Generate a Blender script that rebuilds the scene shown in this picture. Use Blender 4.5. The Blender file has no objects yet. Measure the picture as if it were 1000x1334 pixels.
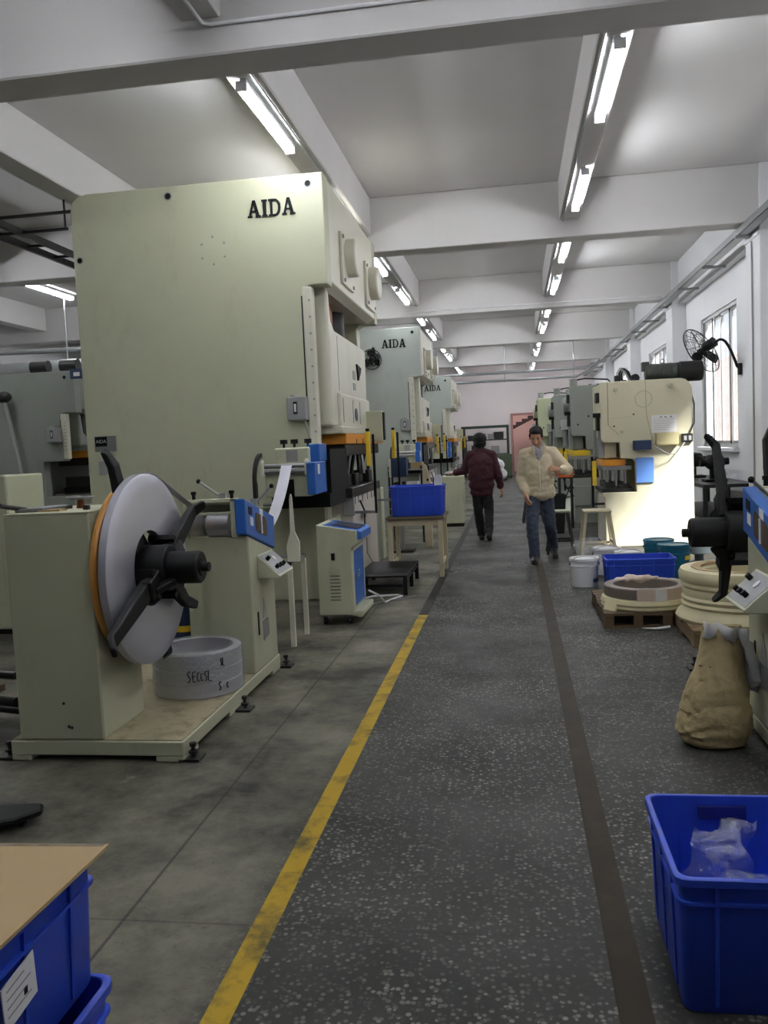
import bpy, bmesh, math, random
from mathutils import Vector, Matrix, noise
random.seed(7)
S = bpy.context.scene
C = S.collection
PI = math.pi

# ---------------------------------------------------------------- camera
cam_data = bpy.data.cameras.new('camera')
cam_data.sensor_fit = 'HORIZONTAL'; cam_data.sensor_width = 36.0
cam_data.lens = 1111.0 / 1000.0 * 36.0
cam_data.clip_start = 0.05; cam_data.clip_end = 300
cam = bpy.data.objects.new('camera', cam_data); C.objects.link(cam)
_r = Vector((0.98783812, 0.1485722, -0.04584916))
_d = Vector((-0.03382207, -0.08249083, -0.99601774))
_w = Vector((-0.15176268, 0.985455, -0.07646257))
_m = Matrix.Identity(4)
for _i in range(3):
    _m[_i][0] = _r[_i]; _m[_i][1] = -_d[_i]; _m[_i][2] = -_w[_i]
_m[2][3] = 1.52
cam.matrix_world = _m
S.camera = cam

# ---------------------------------------------------------------- sky, sun, exposure
world = bpy.data.worlds.new('overcast_sky'); S.world = world
world.use_nodes = True
_bg = world.node_tree.nodes['Background']
_bg.inputs[0].default_value = (0.86, 0.93, 1.0, 1)
_bg.inputs[1].default_value = 0.8
sun_data = bpy.data.lights.new('sun', 'SUN')
sun_data.energy = 24.0; sun_data.angle = math.radians(9); sun_data.color = (1.0, 0.98, 0.95)
sun = bpy.data.objects.new('sun', sun_data); C.objects.link(sun)
sun.rotation_euler = Vector((-0.5, 0.55, -0.67)).to_track_quat('-Z', 'Y').to_euler()
sun.location = (12, -6, 14)
S.view_settings.view_transform = 'Standard'
S.view_settings.look = 'None'
S.view_settings.gamma = 1.0
S.view_settings.use_curve_mapping = False
S.view_settings.exposure = 0.95
TUBE_POWER = 62.0

# ---------------------------------------------------------------- materials
def lin(c):
    out = []
    for v in c:
        v = v / 255.0
        out.append(v / 12.92 if v <= 0.04045 else ((v + 0.055) / 1.055) ** 2.4)
    return tuple(out)

_mats = {}
def mat(name, rgb, rough=0.5, metal=0.0, var=0.10, scale=3.0, bump=0.0, bscale=60.0, stain=0.0, stain_rgb=(70, 60, 45),
        sscale=2.0, spec=0.5, coat=0.0, slo=0.55, shi=0.78):
    if name in _mats: return _mats[name]
    m = bpy.data.materials.new(name); m.use_nodes = True
    nt = m.node_tree; N = nt.nodes; Lk = nt.links
    b = N['Principled BSDF']
    base = lin(rgb)
    tc = N.new('ShaderNodeTexCoord')
    n1 = N.new('ShaderNodeTexNoise'); n1.inputs['Scale'].default_value = scale; n1.inputs['Detail'].default_value = 6
    Lk.new(tc.outputs['Object'], n1.inputs['Vector'])
    mx = N.new('ShaderNodeMix'); mx.data_type = 'RGBA'
    mx.inputs[6].default_value = tuple(max(0, v * (1 - var)) for v in base) + (1,)
    mx.inputs[7].default_value = tuple(min(1, v * (1 + var)) for v in base) + (1,)
    Lk.new(n1.outputs['Fac'], mx.inputs[0])
    col = mx.outputs[2]
    if stain > 0:
        n2 = N.new('ShaderNodeTexNoise'); n2.inputs['Scale'].default_value = sscale; n2.inputs['Detail'].default_value = 9
        n2.inputs['Roughness'].default_value = 0.7
        mp = N.new('ShaderNodeMapping'); mp.inputs['Scale'].default_value = (1, 1, 0.45)
        mp.inputs['Location'].default_value = (3.1, 7.7, 1.3)
        Lk.new(tc.outputs['Object'], mp.inputs['Vector']); Lk.new(mp.outputs[0], n2.inputs['Vector'])
        rp = N.new('ShaderNodeValToRGB'); rp.color_ramp.elements[0].position = slo; rp.color_ramp.elements[1].position = shi
        rp.color_ramp.elements[0].color = (0, 0, 0, 1); rp.color_ramp.elements[1].color = (stain, stain, stain, 1)
        Lk.new(n2.outputs['Fac'], rp.inputs[0])
        m2 = N.new('ShaderNodeMix'); m2.data_type = 'RGBA'
        Lk.new(rp.outputs[0], m2.inputs[0]); Lk.new(col, m2.inputs[6]); m2.inputs[7].default_value = lin(stain_rgb) + (1,)
        col = m2.outputs[2]
    Lk.new(col, b.inputs['Base Color'])
    b.inputs['Roughness'].default_value = rough; b.inputs['Metallic'].default_value = metal
    b.inputs['Specular IOR Level'].default_value = spec
    if coat: b.inputs['Coat Weight'].default_value = coat
    if bump > 0:
        n3 = N.new('ShaderNodeTexNoise'); n3.inputs['Scale'].default_value = bscale; n3.inputs['Detail'].default_value = 4
        Lk.new(tc.outputs['Object'], n3.inputs['Vector'])
        bp = N.new('ShaderNodeBump'); bp.inputs['Strength'].default_value = bump; bp.inputs['Distance'].default_value = 0.01
        Lk.new(n3.outputs['Fac'], bp.inputs['Height']); Lk.new(bp.outputs[0], b.inputs['Normal'])
    _mats[name] = m
    return m

def emit(name, rgb, strength):
    m = bpy.data.materials.new(name); m.use_nodes = True
    b = m.node_tree.nodes['Principled BSDF']
    b.inputs['Base Color'].default_value = lin(rgb) + (1,)
    b.inputs['Emission Color'].default_value = lin(rgb) + (1,)
    b.inputs['Emission Strength'].default_value = strength
    return m

def clear(name, rgb, opacity=0.2, rough=0.15, gloss=0.12, bump=0.0, bscale=20):
    """thin see-through sheet: film, dusty glass"""
    m = bpy.data.materials.new(name); m.use_nodes = True
    nt = m.node_tree; N = nt.nodes; Lk = nt.links
    N.remove(N['Principled BSDF']); out = N['Material Output']
    tr = N.new('ShaderNodeBsdfTransparent'); tr.inputs[0].default_value = (0.97, 0.98, 0.98, 1)
    df = N.new('ShaderNodeBsdfDiffuse'); df.inputs[0].default_value = lin(rgb) + (1,)
    gl = N.new('ShaderNodeBsdfGlossy'); gl.inputs[0].default_value = (1, 1, 1, 1); gl.inputs['Roughness'].default_value = rough
    nz = N.new('ShaderNodeTexNoise'); nz.inputs['Scale'].default_value = 5; nz.inputs['Detail'].default_value = 5
    tc = N.new('ShaderNodeTexCoord'); Lk.new(tc.outputs['Object'], nz.inputs['Vector'])
    mr = N.new('ShaderNodeMapRange'); mr.inputs[3].default_value = opacity * 0.6; mr.inputs[4].default_value = min(1, opacity * 1.4)
    Lk.new(nz.outputs['Fac'], mr.inputs[0])
    a = N.new('ShaderNodeMixShader'); Lk.new(mr.outputs[0], a.inputs[0]); Lk.new(tr.outputs[0], a.inputs[1]); Lk.new(df.outputs[0], a.inputs[2])
    c = N.new('ShaderNodeMixShader'); c.inputs[0].default_value = gloss; Lk.new(a.outputs[0], c.inputs[1]); Lk.new(gl.outputs[0], c.inputs[2])
    if bump:
        n3 = N.new('ShaderNodeTexNoise'); n3.inputs['Scale'].default_value = bscale; Lk.new(tc.outputs['Object'], n3.inputs['Vector'])
        bp = N.new('ShaderNodeBump'); bp.inputs['Strength'].default_value = bump; bp.inputs['Distance'].default_value = 0.02
        Lk.new(n3.outputs['Fac'], bp.inputs['Height']); Lk.new(bp.outputs[0], gl.inputs['Normal'])
    Lk.new(c.outputs[0], out.inputs[0])
    return m

def floor_material():
    m = bpy.data.materials.new('terrazzo_floor'); m.use_nodes = True
    nt = m.node_tree; N = nt.nodes; Lk = nt.links; b = N['Principled BSDF']
    tc = N.new('ShaderNodeTexCoord')
    def noi(sc, det=6, rg=0.6):
        n = N.new('ShaderNodeTexNoise'); n.inputs['Scale'].default_value = sc; n.inputs['Detail'].default_value = det
        n.inputs['Roughness'].default_value = rg; Lk.new(tc.outputs['Object'], n.inputs['Vector']); return n.outputs['Fac']
    def ramp(src, p0, p1, c0=0.0, c1=1.0):
        r = N.new('ShaderNodeMapRange'); r.inputs[1].default_value = p0; r.inputs[2].default_value = p1
        r.inputs[3].default_value = c0; r.inputs[4].default_value = c1; Lk.new(src, r.inputs[0]); return r.outputs[0]
    def mix(f, a, c):
        x = N.new('ShaderNodeMix'); x.data_type = 'RGBA'
        if isinstance(f, float): x.inputs[0].default_value = f
        else: Lk.new(f, x.inputs[0])
        for i, v in ((6, a), (7, c)):
            if isinstance(v, tuple): x.inputs[i].default_value = v + (1,)
            else: Lk.new(v, x.inputs[i])
        return x.outputs[2]
    def mul(a, c):
        x = N.new('ShaderNodeMath'); x.operation = 'MULTIPLY'
        for i, v in ((0, a), (1, c)):
            if isinstance(v, float): x.inputs[i].default_value = v
            else: Lk.new(v, x.inputs[i])
        return x.outputs[0]
    sep = N.new('ShaderNodeSeparateXYZ'); Lk.new(tc.outputs['Object'], sep.inputs[0])
    left = ramp(sep.outputs[0], -0.80, -0.95)            # 1 on the bare concrete side of the yellow line
    # terrazzo: dark binder with stone chips
    vor = N.new('ShaderNodeTexVoronoi'); vor.inputs['Scale'].default_value = 58; Lk.new(tc.outputs['Object'], vor.inputs['Vector'])
    sc = N.new('ShaderNodeSeparateColor'); Lk.new(vor.outputs['Color'], sc.inputs[0])
    inner = ramp(vor.outputs['Distance'], 0.52, 0.36)
    chipsel = ramp(sc.outputs[0], 0.25, 0.5)
    worn = ramp(noi(0.9, 8, 0.65), 0.38, 0.62, 0.25, 1.0)
    chip = mul(mul(inner, chipsel), worn)
    bright = ramp(sc.outputs[1], 0.0, 1.0)
    chipcol = mix(bright, lin((58, 57, 52)), lin((142, 140, 130)))
    binder = mix(ramp(noi(1.4, 8), 0.3, 0.7), lin((34, 33, 30)), lin((60, 59, 55)))
    terr = mix(chip, binder, chipcol)
    # trowelled concrete
    conc = mix(ramp(noi(1.3, 10, 0.72), 0.38, 0.62), lin((44, 42, 36)), lin((118, 115, 100)))
    conc = mix(mul(ramp(noi(40, 3), 0.62, 0.7), 0.5), conc, lin((60, 57, 50)))
    scuff = ramp(noi(2.3, 10, 0.75), 0.64, 0.74)
    conc = mix(mul(scuff, 0.75), conc, lin((168, 164, 148)))
    col = mix(left, terr, conc)
    # dirt patches and saw-cut joints 2.9 m apart
    col = mix(mul(ramp(noi(0.55, 7), 0.52, 0.7), 0.55), col, lin((42, 41, 38)))
    mp = N.new('ShaderNodeMapping'); mp.inputs['Location'].default_value = (1.325, -2.54, 0); Lk.new(tc.outputs['Object'], mp.inputs[0])
    sj = N.new('ShaderNodeSeparateXYZ'); Lk.new(mp.outputs[0], sj.inputs[0])
    def joint(src, period, wid):
        a = N.new('ShaderNodeMath'); a.operation = 'PINGPONG'; Lk.new(src, a.inputs[0]); a.inputs[1].default_value = period / 2
        r = N.new('ShaderNodeMapRange'); r.inputs[1].default_value = wid * 0.5; r.inputs[2].default_value = wid * 0.25
        Lk.new(a.outputs[0], r.inputs[0]); return r.outputs[0]
    col = mix(mul(joint(sj.outputs[0], 2.9, 0.016), 0.7), col, lin((34, 33, 30)))
    col = mix(mul(joint(sj.outputs[1], 2.9, 0.012), 0.4), col, lin((34, 33, 30)))
    Lk.new(col, b.inputs['Base Color'])
    Lk.new(ramp(noi(1.7, 8), 0.3, 0.7, 0.46, 0.72), b.inputs['Roughness'])
    b.inputs['Specular IOR Level'].default_value = 0.28
    bp = N.new('ShaderNodeBump'); bp.inputs['Strength'].default_value = 0.12; bp.inputs['Distance'].default_value = 0.004
    Lk.new(noi(55, 4), bp.inputs['Height']); Lk.new(bp.outputs[0], b.inputs['Normal'])
    return m

CREAM = mat('cream_enamel', (190, 191, 164), 0.42, var=0.06, stain=0.35, stain_rgb=(120, 112, 84), sscale=1.6)
PALE = mat('pale_cream_enamel', (210, 207, 190), 0.4, var=0.05, stain=0.25, stain_rgb=(130, 122, 100))
OLIVE = mat('olive_cream_paint', (178, 178, 152), 0.5, var=0.07, stain=0.4, stain_rgb=(110, 104, 80), sscale=2.4)
GREYP = mat('grey_green_enamel', (172, 178, 170), 0.45, var=0.05, stain=0.25, stain_rgb=(110, 112, 104))
GREYD = mat('dull_grey_green_enamel', (138, 142, 134), 0.5, var=0.06, stain=0.3, stain_rgb=(84, 84, 78))
PINKW = mat('off_white_enamel', (214, 206, 196), 0.5, var=0.06, stain=0.35, stain_rgb=(140, 126, 112))
BLACK = mat('black_painted_steel', (13, 13, 14), 0.55, spec=0.28, var=0.25, stain=0.2, stain_rgb=(44, 41, 40), sscale=6)
DARK = mat('oily_dark_steel', (38, 37, 36), 0.42, metal=0.3, var=0.3)
STEEL = mat('brushed_steel', (176, 176, 180), 0.3, metal=0.9, var=0.08, scale=8)
GALV = mat('galvanised_steel', (150, 152, 152), 0.45, metal=0.6, var=0.12)
COILM = mat('wound_sheet_steel', (196, 196, 206), 0.38, metal=0.7, var=0.07, scale=5)
BLUEP = mat('blue_enamel', (38, 96, 176), 0.4, var=0.10, stain=0.25, stain_rgb=(30, 50, 90))
BLUEL = mat('light_blue_plastic_sheet', (104, 150, 226), 0.45, var=0.05)
TOTE = mat('blue_polypropylene', (42, 76, 196), 0.42, var=0.12, scale=2.5, stain=0.2, stain_rgb=(60, 66, 120))
ORANGE = mat('orange_painted_steel', (222, 146, 44), 0.5, var=0.10, stain=0.4, stain_rgb=(120, 80, 30))
YELLOW = mat('safety_yellow', (226, 190, 40), 0.5, var=0.08)
WHITE = mat('white_plaster', (226, 226, 228), 0.85, var=0.04, scale=1.2, bump=0.08, bscale=40, stain=0.10, stain_rgb=(170, 166, 160))
CEIL = mat('ceiling_whitewash', (206, 203, 202), 0.9, var=0.05, scale=0.8, bump=0.06, bscale=30, stain=0.15, stain_rgb=(166, 162, 158), sscale=0.8)
PINKWALL = mat('pinkish_white_plaster', (236, 226, 226), 0.85, var=0.03, scale=0.8)
PLASTW = mat('white_plastic', (228, 228, 230), 0.4, var=0.03)
PAPER = mat('paper', (226, 224, 224), 0.8, var=0.03)
CARD = mat('corrugated_cardboard', (172, 148, 108), 0.8, var=0.08, scale=6)
WOOD = mat('weathered_pale_wood', (186, 174, 146), 0.7, var=0.16, scale=7, stain=0.4, stain_rgb=(104, 88, 62), sscale=5)
WOODD = mat('dark_pallet_wood', (92, 74, 54), 0.8, var=0.25, scale=6, bump=0.2)
WOODP = mat('dirty_pallet_wood', (122, 100, 72), 0.8, var=0.25, scale=6, bump=0.2)
RUBBER = mat('black_rubber', (18, 18, 18), 0.7, var=0.2)
TEAL = mat('teal_plastic', (22, 98, 122), 0.4, var=0.1)
COPPER = mat('rusty_copper_brown', (142, 76, 40), 0.5, metal=0.3, var=0.25)
GREENM = mat('green_motor_paint', (62, 68, 63), 0.5, var=0.12)
NAVY = mat('navy_blue_enamel', (34, 52, 84), 0.45, var=0.1)
KRAFT = mat('kraft_sack_paper', (166, 149, 108), 0.75, var=0.16, scale=9, bump=0.8, bscale=22, stain=0.35, stain_rgb=(96, 84, 54), sscale=6)
LINER = mat('grey_liner_film', (204, 202, 200), 0.35, var=0.12, scale=8, bump=0.4, bscale=25)
YWRAP = mat('yellowed_wrapping', (210, 201, 162), 0.45, var=0.10, scale=5, bump=0.25, bscale=16, stain=0.3, stain_rgb=(160, 142, 92), sscale=4)
PINKWRAP = mat('pinkish_wrapping_film', (206, 186, 172), 0.4, var=0.08, scale=6, bump=0.25, bscale=18)
FILM = clear('clear_plastic_film', (225, 228, 232), 0.09, 0.12, 0.13, bump=0.9, bscale=30)
WRAPF = clear('stretch_wrap_film', (214, 216, 222), 0.22, 0.16, 0.20, bump=0.7, bscale=26)
GLASS = clear('dusty_window_glass', (206, 204, 206), 0.30, 0.06, 0.06)
TUBE = emit('fluorescent_tube_glow', (246, 250, 255), TUBE_POWER)
REDB = mat('red_brown_paint', (128, 70, 58), 0.6, var=0.15)
RACKG = mat('dark_green_paint', (44, 58, 48), 0.6, var=0.15)
LIMEG = mat('yellow_green_paint', (150, 160, 84), 0.6, var=0.1)
GREYBOX = mat('grey_plastic', (150, 150, 150), 0.5, var=0.06)
INK = mat('black_ink', (11, 11, 12), 0.65, var=0.05, spec=0.25)

# ---------------------------------------------------------------- mesh builder
class MB:
    def __init__(s): s.v = []; s.f = []
    def add(s, vs, fs):
        o = len(s.v); s.v += [tuple(p) for p in vs]; s.f += [tuple(i + o for i in f) for f in fs]; return s
    def box(s, x0, x1, y0, y1, z0, z1):
        vs = [(x, y, z) for z in (z0, z1) for y in (y0, y1) for x in (x0, x1)]
        return s.add(vs, [(0, 2, 3, 1), (4, 5, 7, 6), (0, 1, 5, 4), (2, 6, 7, 3), (0, 4, 6, 2), (1, 3, 7, 5)])
    def obox(s, c, half, rot):
        """oriented box: centre, half sizes, 3x3 matrix"""
        vs = [Vector(c) + rot @ Vector((sx * half[0], sy * half[1], sz * half[2])) for sz in (-1, 1) for sy in (-1, 1) for sx in (-1, 1)]
        return s.add(vs, [(0, 2, 3, 1), (4, 5, 7, 6), (0, 1, 5, 4), (2, 6, 7, 3), (0, 4, 6, 2), (1, 3, 7, 5)])
    def beam(s, p0, p1, w, h, up=(0, 0, 1)):
        p0 = Vector(p0); p1 = Vector(p1); d = (p1 - p0); L = d.length; d.normalize()
        u = Vector(up)
        if abs(d.dot(u)) > 0.98: u = Vector((0, 1, 0))
        a = d.cross(u).normalized(); b = a.cross(d).normalized()
        m = Matrix((a, d, b)).transposed()
        return s.obox((p0 + p1) / 2, (w / 2, L / 2, h / 2), m)
    def prism(s, poly, axis, a, b):
        n = len(poly)
        def pt(p, t):
            if axis == 'x': return (t, p[0], p[1])
            if axis == 'y': return (p[0], t, p[1])
            return (p[0], p[1], t)
        vs = [pt(p, a) for p in poly] + [pt(p, b) for p in poly]
        fs = [tuple(range(n)), tuple(range(2 * n - 1, n - 1, -1))]
        for i in range(n):
            j = (i + 1) % n; fs.append((i, j, j + n, i + n))
        return s.add(vs, fs)
    def cyl(s, p0, p1, r0, r1=None, n=16):
        if r1 is None: r1 = r0
        p0 = Vector(p0); p1 = Vector(p1); d = (p1 - p0).normalized()
        u = Vector((0, 0, 1)) if abs(d.z) < 0.9 else Vector((1, 0, 0))
        a = d.cross(u).normalized(); b = d.cross(a)
        vs = []
        for p, r in ((p0, r0), (p1, r1)):
            for i in range(n):
                t = 2 * PI * i / n; vs.append(p + (a * math.cos(t) + b * math.sin(t)) * r)
        fs = [tuple(range(n)), tuple(range(2 * n - 1, n - 1, -1))]
        for i in range(n):
            j = (i + 1) % n; fs.append((i, j, j + n, i + n))
        return s.add(vs, fs)
    def tube(s, path, r, n=8, closed=False):
        P = [Vector(p) for p in path]; k = len(P); vs = []; prev = None
        for i in range(k):
            if closed: d = P[(i + 1) % k] - P[i - 1]
            else: d = P[min(i + 1, k - 1)] - P[max(i - 1, 0)]
            d.normalize()
            if prev is None:
                u = Vector((0, 0, 1)) if abs(d.z) < 0.9 else Vector((1, 0, 0)); a = d.cross(u).normalized()
            else:
                a = (prev - d * prev.dot(d))
                a = a.normalized() if a.length > 1e-6 else d.orthogonal().normalized()
            prev = a; b = d.cross(a)
            rr = r[i] if isinstance(r, (list, tuple)) else r
            for j in range(n):
                t = 2 * PI * j / n; vs.append(P[i] + (a * math.cos(t) + b * math.sin(t)) * rr)
        fs = []
        for i in range(k if closed else k - 1):
            i2 = (i + 1) % k
            for j in range(n):
                j2 = (j + 1) % n; fs.append((i * n + j, i * n + j2, i2 * n + j2, i2 * n + j))
        if not closed:
            fs.append(tuple(range(n - 1, -1, -1))); fs.append(tuple(range((k - 1) * n, k * n)))
        return s.add(vs, fs)
    def lathe(s, prof, c, axis='z', n=32, closed=False):
        """profile of (radius, height) turned about an axis through c; closed joins last to first point"""
        c = Vector(c); vs = []; k = len(prof)
        for r, h in prof:
            for i in range(n):
                t = 2 * PI * i / n; x = r * math.cos(t); y = r * math.sin(t)
                q = {'z': (x, y, h), 'x': (h, x, y), 'y': (x, h, y)}[axis]
                vs.append(c + Vector(q))
        fs = []
        for i in range(k if closed else k - 1):
            i2 = (i + 1) % k
            for j in range(n):
                j2 = (j + 1) % n; fs.append((i * n + j, i * n + j2, i2 * n + j2, i2 * n + j))
        if not closed:
            if prof[0][0] > 1e-6: fs.append(tuple(range(n)))
            if prof[-1][0] > 1e-6: fs.append(tuple(range(k * n - 1, (k - 1) * n - 1, -1)))
        return s.add(vs, fs)
    def ball(s, c, r, n=14, m=9, rot=None):
        if not isinstance(r, (tuple, list)): r = (r, r, r)
        c = Vector(c); vs = []
        for i in range(1, m):
            ph = PI * i / m
            for j in range(n):
                t = 2 * PI * j / n
                q = Vector((r[0] * math.sin(ph) * math.cos(t), r[1] * math.sin(ph) * math.sin(t), r[2] * math.cos(ph)))
                vs.append(c + (rot @ q if rot else q))
        top = Vector((0, 0, r[2])); o = len(vs)
        vs.append(c + (rot @ top if rot else top)); vs.append(c - (rot @ top if rot else top))
        fs = []
        for i in range(m - 2):
            for j in range(n):
                j2 = (j + 1) % n; fs.append((i * n + j, (i + 1) * n + j, (i + 1) * n + j2, i * n + j2))
        for j in range(n):
            j2 = (j + 1) % n
            fs.append((o, j, j2)); fs.append((o + 1, (m - 2) * n + j2, (m - 2) * n + j))
        return s.add(vs, fs)
    def limb(s, pts, rad, n=12):
        """chain of tapered capsules, meant to be voxel-remeshed afterwards"""
        for i, p in enumerate(pts): s.ball(p, rad[i], n, 8)
        for i in range(len(pts) - 1): s.cyl(pts[i], pts[i + 1], rad[i] * 0.995, rad[i + 1] * 0.995, n)
        return s
    def build(s, name, material, parent=None, bevel=0.0, smooth=0, seg=1, remesh=0.0, rsmooth=4, wrinkle=0.0, wscale=9.0, recalc=True, subsurf=0):
        off = Vector((0, 0, 0)); p = parent
        while p is not None: off += p.location; p = p.parent
        me = bpy.data.meshes.new(name)
        me.from_pydata([tuple(Vector(q) - off) for q in s.v], [], s.f)
        if recalc:
            bm = bmesh.new(); bm.from_mesh(me); bmesh.ops.recalc_face_normals(bm, faces=bm.faces[:]); bm.to_mesh(me); bm.free()
        me.materials.append(material)
        o = bpy.data.objects.new(name, me); C.objects.link(o)
        if remesh:
            md = o.modifiers.new('r', 'REMESH'); md.mode = 'VOXEL'; md.voxel_size = remesh
            if rsmooth:
                ms = o.modifiers.new('s', 'SMOOTH'); ms.iterations = rsmooth; ms.factor = 0.5
            dg = bpy.context.evaluated_depsgraph_get(); dg.update()
            me2 = bpy.data.meshes.new_from_object(o.evaluated_get(dg))
            me2.name = name; o.modifiers.clear(); o.data = me2
            bpy.data.meshes.remove(me)
            me = me2
            if not me.materials: me.materials.append(material)
            else: me.materials[0] = material
            if wrinkle:
                ns = [v.normal.copy() for v in me.vertices]
                for v, nn in zip(me.vertices, ns):
                    q = (v.co + off) * wscale
                    v.co += nn * wrinkle * (noise.noise(Vector((q.x, q.y, q.z * 1.6))) + 0.5 * noise.noise(q * 2.3))
            me.polygons.foreach_set('use_smooth', [True] * len(me.polygons)); me.update()
        elif smooth:
            me.polygons.foreach_set('use_smooth', [True] * len(me.polygons))
            me.set_sharp_from_angle(angle=math.radians(smooth))
        if bevel:
            md = o.modifiers.new('bevel', 'BEVEL'); md.width = bevel; md.segments = seg; md.limit_method = 'ANGLE'; md.angle_limit = math.radians(40)
        if subsurf:
            md = o.modifiers.new('sub', 'SUBSURF'); md.levels = subsurf; md.render_levels = subsurf
        if parent: o.parent = parent
        return o

def tag(o, label, cat, group=None, kind=None):
    o['label'] = label; o['category'] = cat
    if group: o['group'] = group
    if kind: o['kind'] = kind
    return o
def thing(name, label, cat, loc=(0, 0, 0), group=None):
    o = bpy.data.objects.new(name, None); C.objects.link(o); o.location = loc
    o.empty_display_size = 0.1
    return tag(o, label, cat, group)
def struct(name, mb, material, parent=None, **k):
    o = mb.build(name, material, parent, **k)
    if not parent: o['kind'] = 'structure'
    return o
def copy_tree(o, parent=None):
    c = o.copy(); C.objects.link(c); c.parent = parent
    for ch in list(o.children): copy_tree(ch, c)
    return c
def dup(o, loc, rz, label, group=None):
    c = copy_tree(o); c.location = loc; c.rotation_euler = (0, 0, rz); c['label'] = label
    if group: c['group'] = group
    return c
def box(x0, x1, y0, y1, z0, z1): return MB().box(x0, x1, y0, y1, z0, z1)
def rrect(x0, x1, y0, y1, r, n=4):
    pts = []
    for cx, cy, a0 in ((x1 - r, y1 - r, 0), (x0 + r, y1 - r, 90), (x0 + r, y0 + r, 180), (x1 - r, y0 + r, 270)):
        for i in range(n + 1):
            t = math.radians(a0 + 90 * i / n); pts.append((cx + r * math.cos(t), cy + r * math.sin(t)))
    return pts
def text_mb(body, size, place, depth=0.002):
    """flat lettering turned to mesh; place maps (u, v, w) to the world"""
    cu = bpy.data.curves.new('t', 'FONT'); cu.body = body; cu.size = size; cu.extrude = depth; cu.align_x = 'CENTER'; cu.align_y = 'CENTER'
    ob = bpy.data.objects.new('t', cu); C.objects.link(ob)
    dg = bpy.context.evaluated_depsgraph_get(); dg.update()
    me = bpy.data.meshes.new_from_object(ob.evaluated_get(dg))
    b = MB(); b.add([place(*v.co) for v in me.vertices], [tuple(p.vertices) for p in me.polygons])
    bpy.data.objects.remove(ob); bpy.data.curves.remove(cu); bpy.data.meshes.remove(me)
    return b
def slab_letters(word, x0, z0, w, h, y, t=0.012):
    """slab-serif capitals A I D in the XZ plane, facing -Y"""
    b = MB(); gap = 0.10; widths = {'A': 1.0, 'I': 0.42, 'D': 0.92}
    tot = sum(widths[c] for c in word) + gap * (len(word) - 1); k = w / tot; x = x0
    def poly(pts): b.prism([(x + p[0] * k, z0 + p[1] * h) for p in pts], 'y', y - t, y)
    for c in word:
        if c == 'I':
            poly([(.09, .1), (.33, .1), (.33, .9), (.09, .9)]); poly([(0, 0), (.42, 0), (.42, .11), (0, .11)]); poly([(0, .89), (.42, .89), (.42, 1), (0, 1)])
        elif c == 'A':
            poly([(.09, .08), (.24, .08), (.55, 1), (.40, 1)]); poly([(.64, .08), (.90, .08), (.61, 1), (.40, 1)])
            poly([(.24, .30), (.76, .30), (.72, .40), (.28, .40)])
            poly([(0, 0), (.34, 0), (.34, .11), (0, .11)]); poly([(.60, 0), (1.0, 0), (1.0, .11), (.60, .11)])
        elif c == 'D':
            poly([(.12, .1), (.30, .1), (.30, .9), (.12, .9)]); poly([(0, 0), (.34, 0), (.34, .11), (0, .11)]); poly([(0, .89), (.34, .89), (.34, 1), (0, 1)])
            o = []; i_ = []
            for q in range(9):
                a = -PI / 2 + PI * q / 8
                o.append((.50 + .42 * math.cos(a), .5 + .5 * math.sin(a))); i_.append((.50 + .23 * math.cos(a), .5 + .39 * math.sin(a)))
            o = [(.30, 0)] + o + [(.30, 1)]; i_ = [(.30, .11)] + i_ + [(.30, .89)]
            for q in range(len(o) - 1): poly([o[q], o[q + 1], i_[q + 1], i_[q]])
        x += (widths[c] + gap) * k
    return b
# ================================================================ STRUCTURE
BY = [5.89 + 6.32 * k for k in range(-1, 5)]
XW, XL, YB, YF, ZC = 3.6, -13.0, -8.0, 38.5, 5.03
struct('floor', box(XL, XW + 0.25, YB, 43.2, -0.2, 0.0), floor_material())
ceiling = struct('ceiling', box(XL, XW + 0.25, YB, YF + 0.25, ZC, ZC + 0.2), CEIL)
for b in BY:
    box(XL, XW, b, b + 0.37, 4.27, ZC).build('cross_beam', CEIL, ceiling, bevel=0.012)
for x0, x1 in ((0.73, 1.0), (-2.17, -1.88), (-5.05, -4.75), (-7.93, -7.63), (-10.8, -10.5)):
    ys = [YB] + BY + [YF]
    for i in range(len(ys) - 1):
        y0 = ys[i] + (0.37 if i else 0)
        box(x0, x1, y0, ys[i + 1], 4.51, ZC).build('long_beam', CEIL, ceiling, bevel=0.012)

# right wall, pierced by one window in each bay
wins = [(b + 2.31, b + 4.91) for b in BY[1:]]
wr = MB(); prev = YB
for y0, y1 in wins:
    wr.box(XW, XW + 0.25, prev, y0, 0, ZC); wr.box(XW, XW + 0.25, y0, y1, 0, 1.24); wr.box(XW, XW + 0.25, y0, y1, 3.62, ZC); prev = y1
wr.box(XW, XW + 0.25, prev, YF + 0.25, 0, ZC)
wall_right = struct('wall_right', wr, WHITE)
for b in BY:
    box(3.32, XW, b - 0.03, b + 0.65, 0, ZC).build('column', WHITE, wall_right, bevel=0.01)
    if b > 0: box(3.30, 3.34, b - 0.03, b + 0.65, 4.1, 4.14).build('column_band', WHITE, wall_right)
ys = BY + [YF]
for i in range(len(BY)):
    box(3.46, XW, BY[i] + 0.65, ys[i + 1], 4.16, ZC).build('ring_beam', WHITE, wall_right, bevel=0.008)
ALU = mat('aluminium_window_frame', (150, 152, 154), 0.4, metal=0.5, var=0.06)
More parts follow.
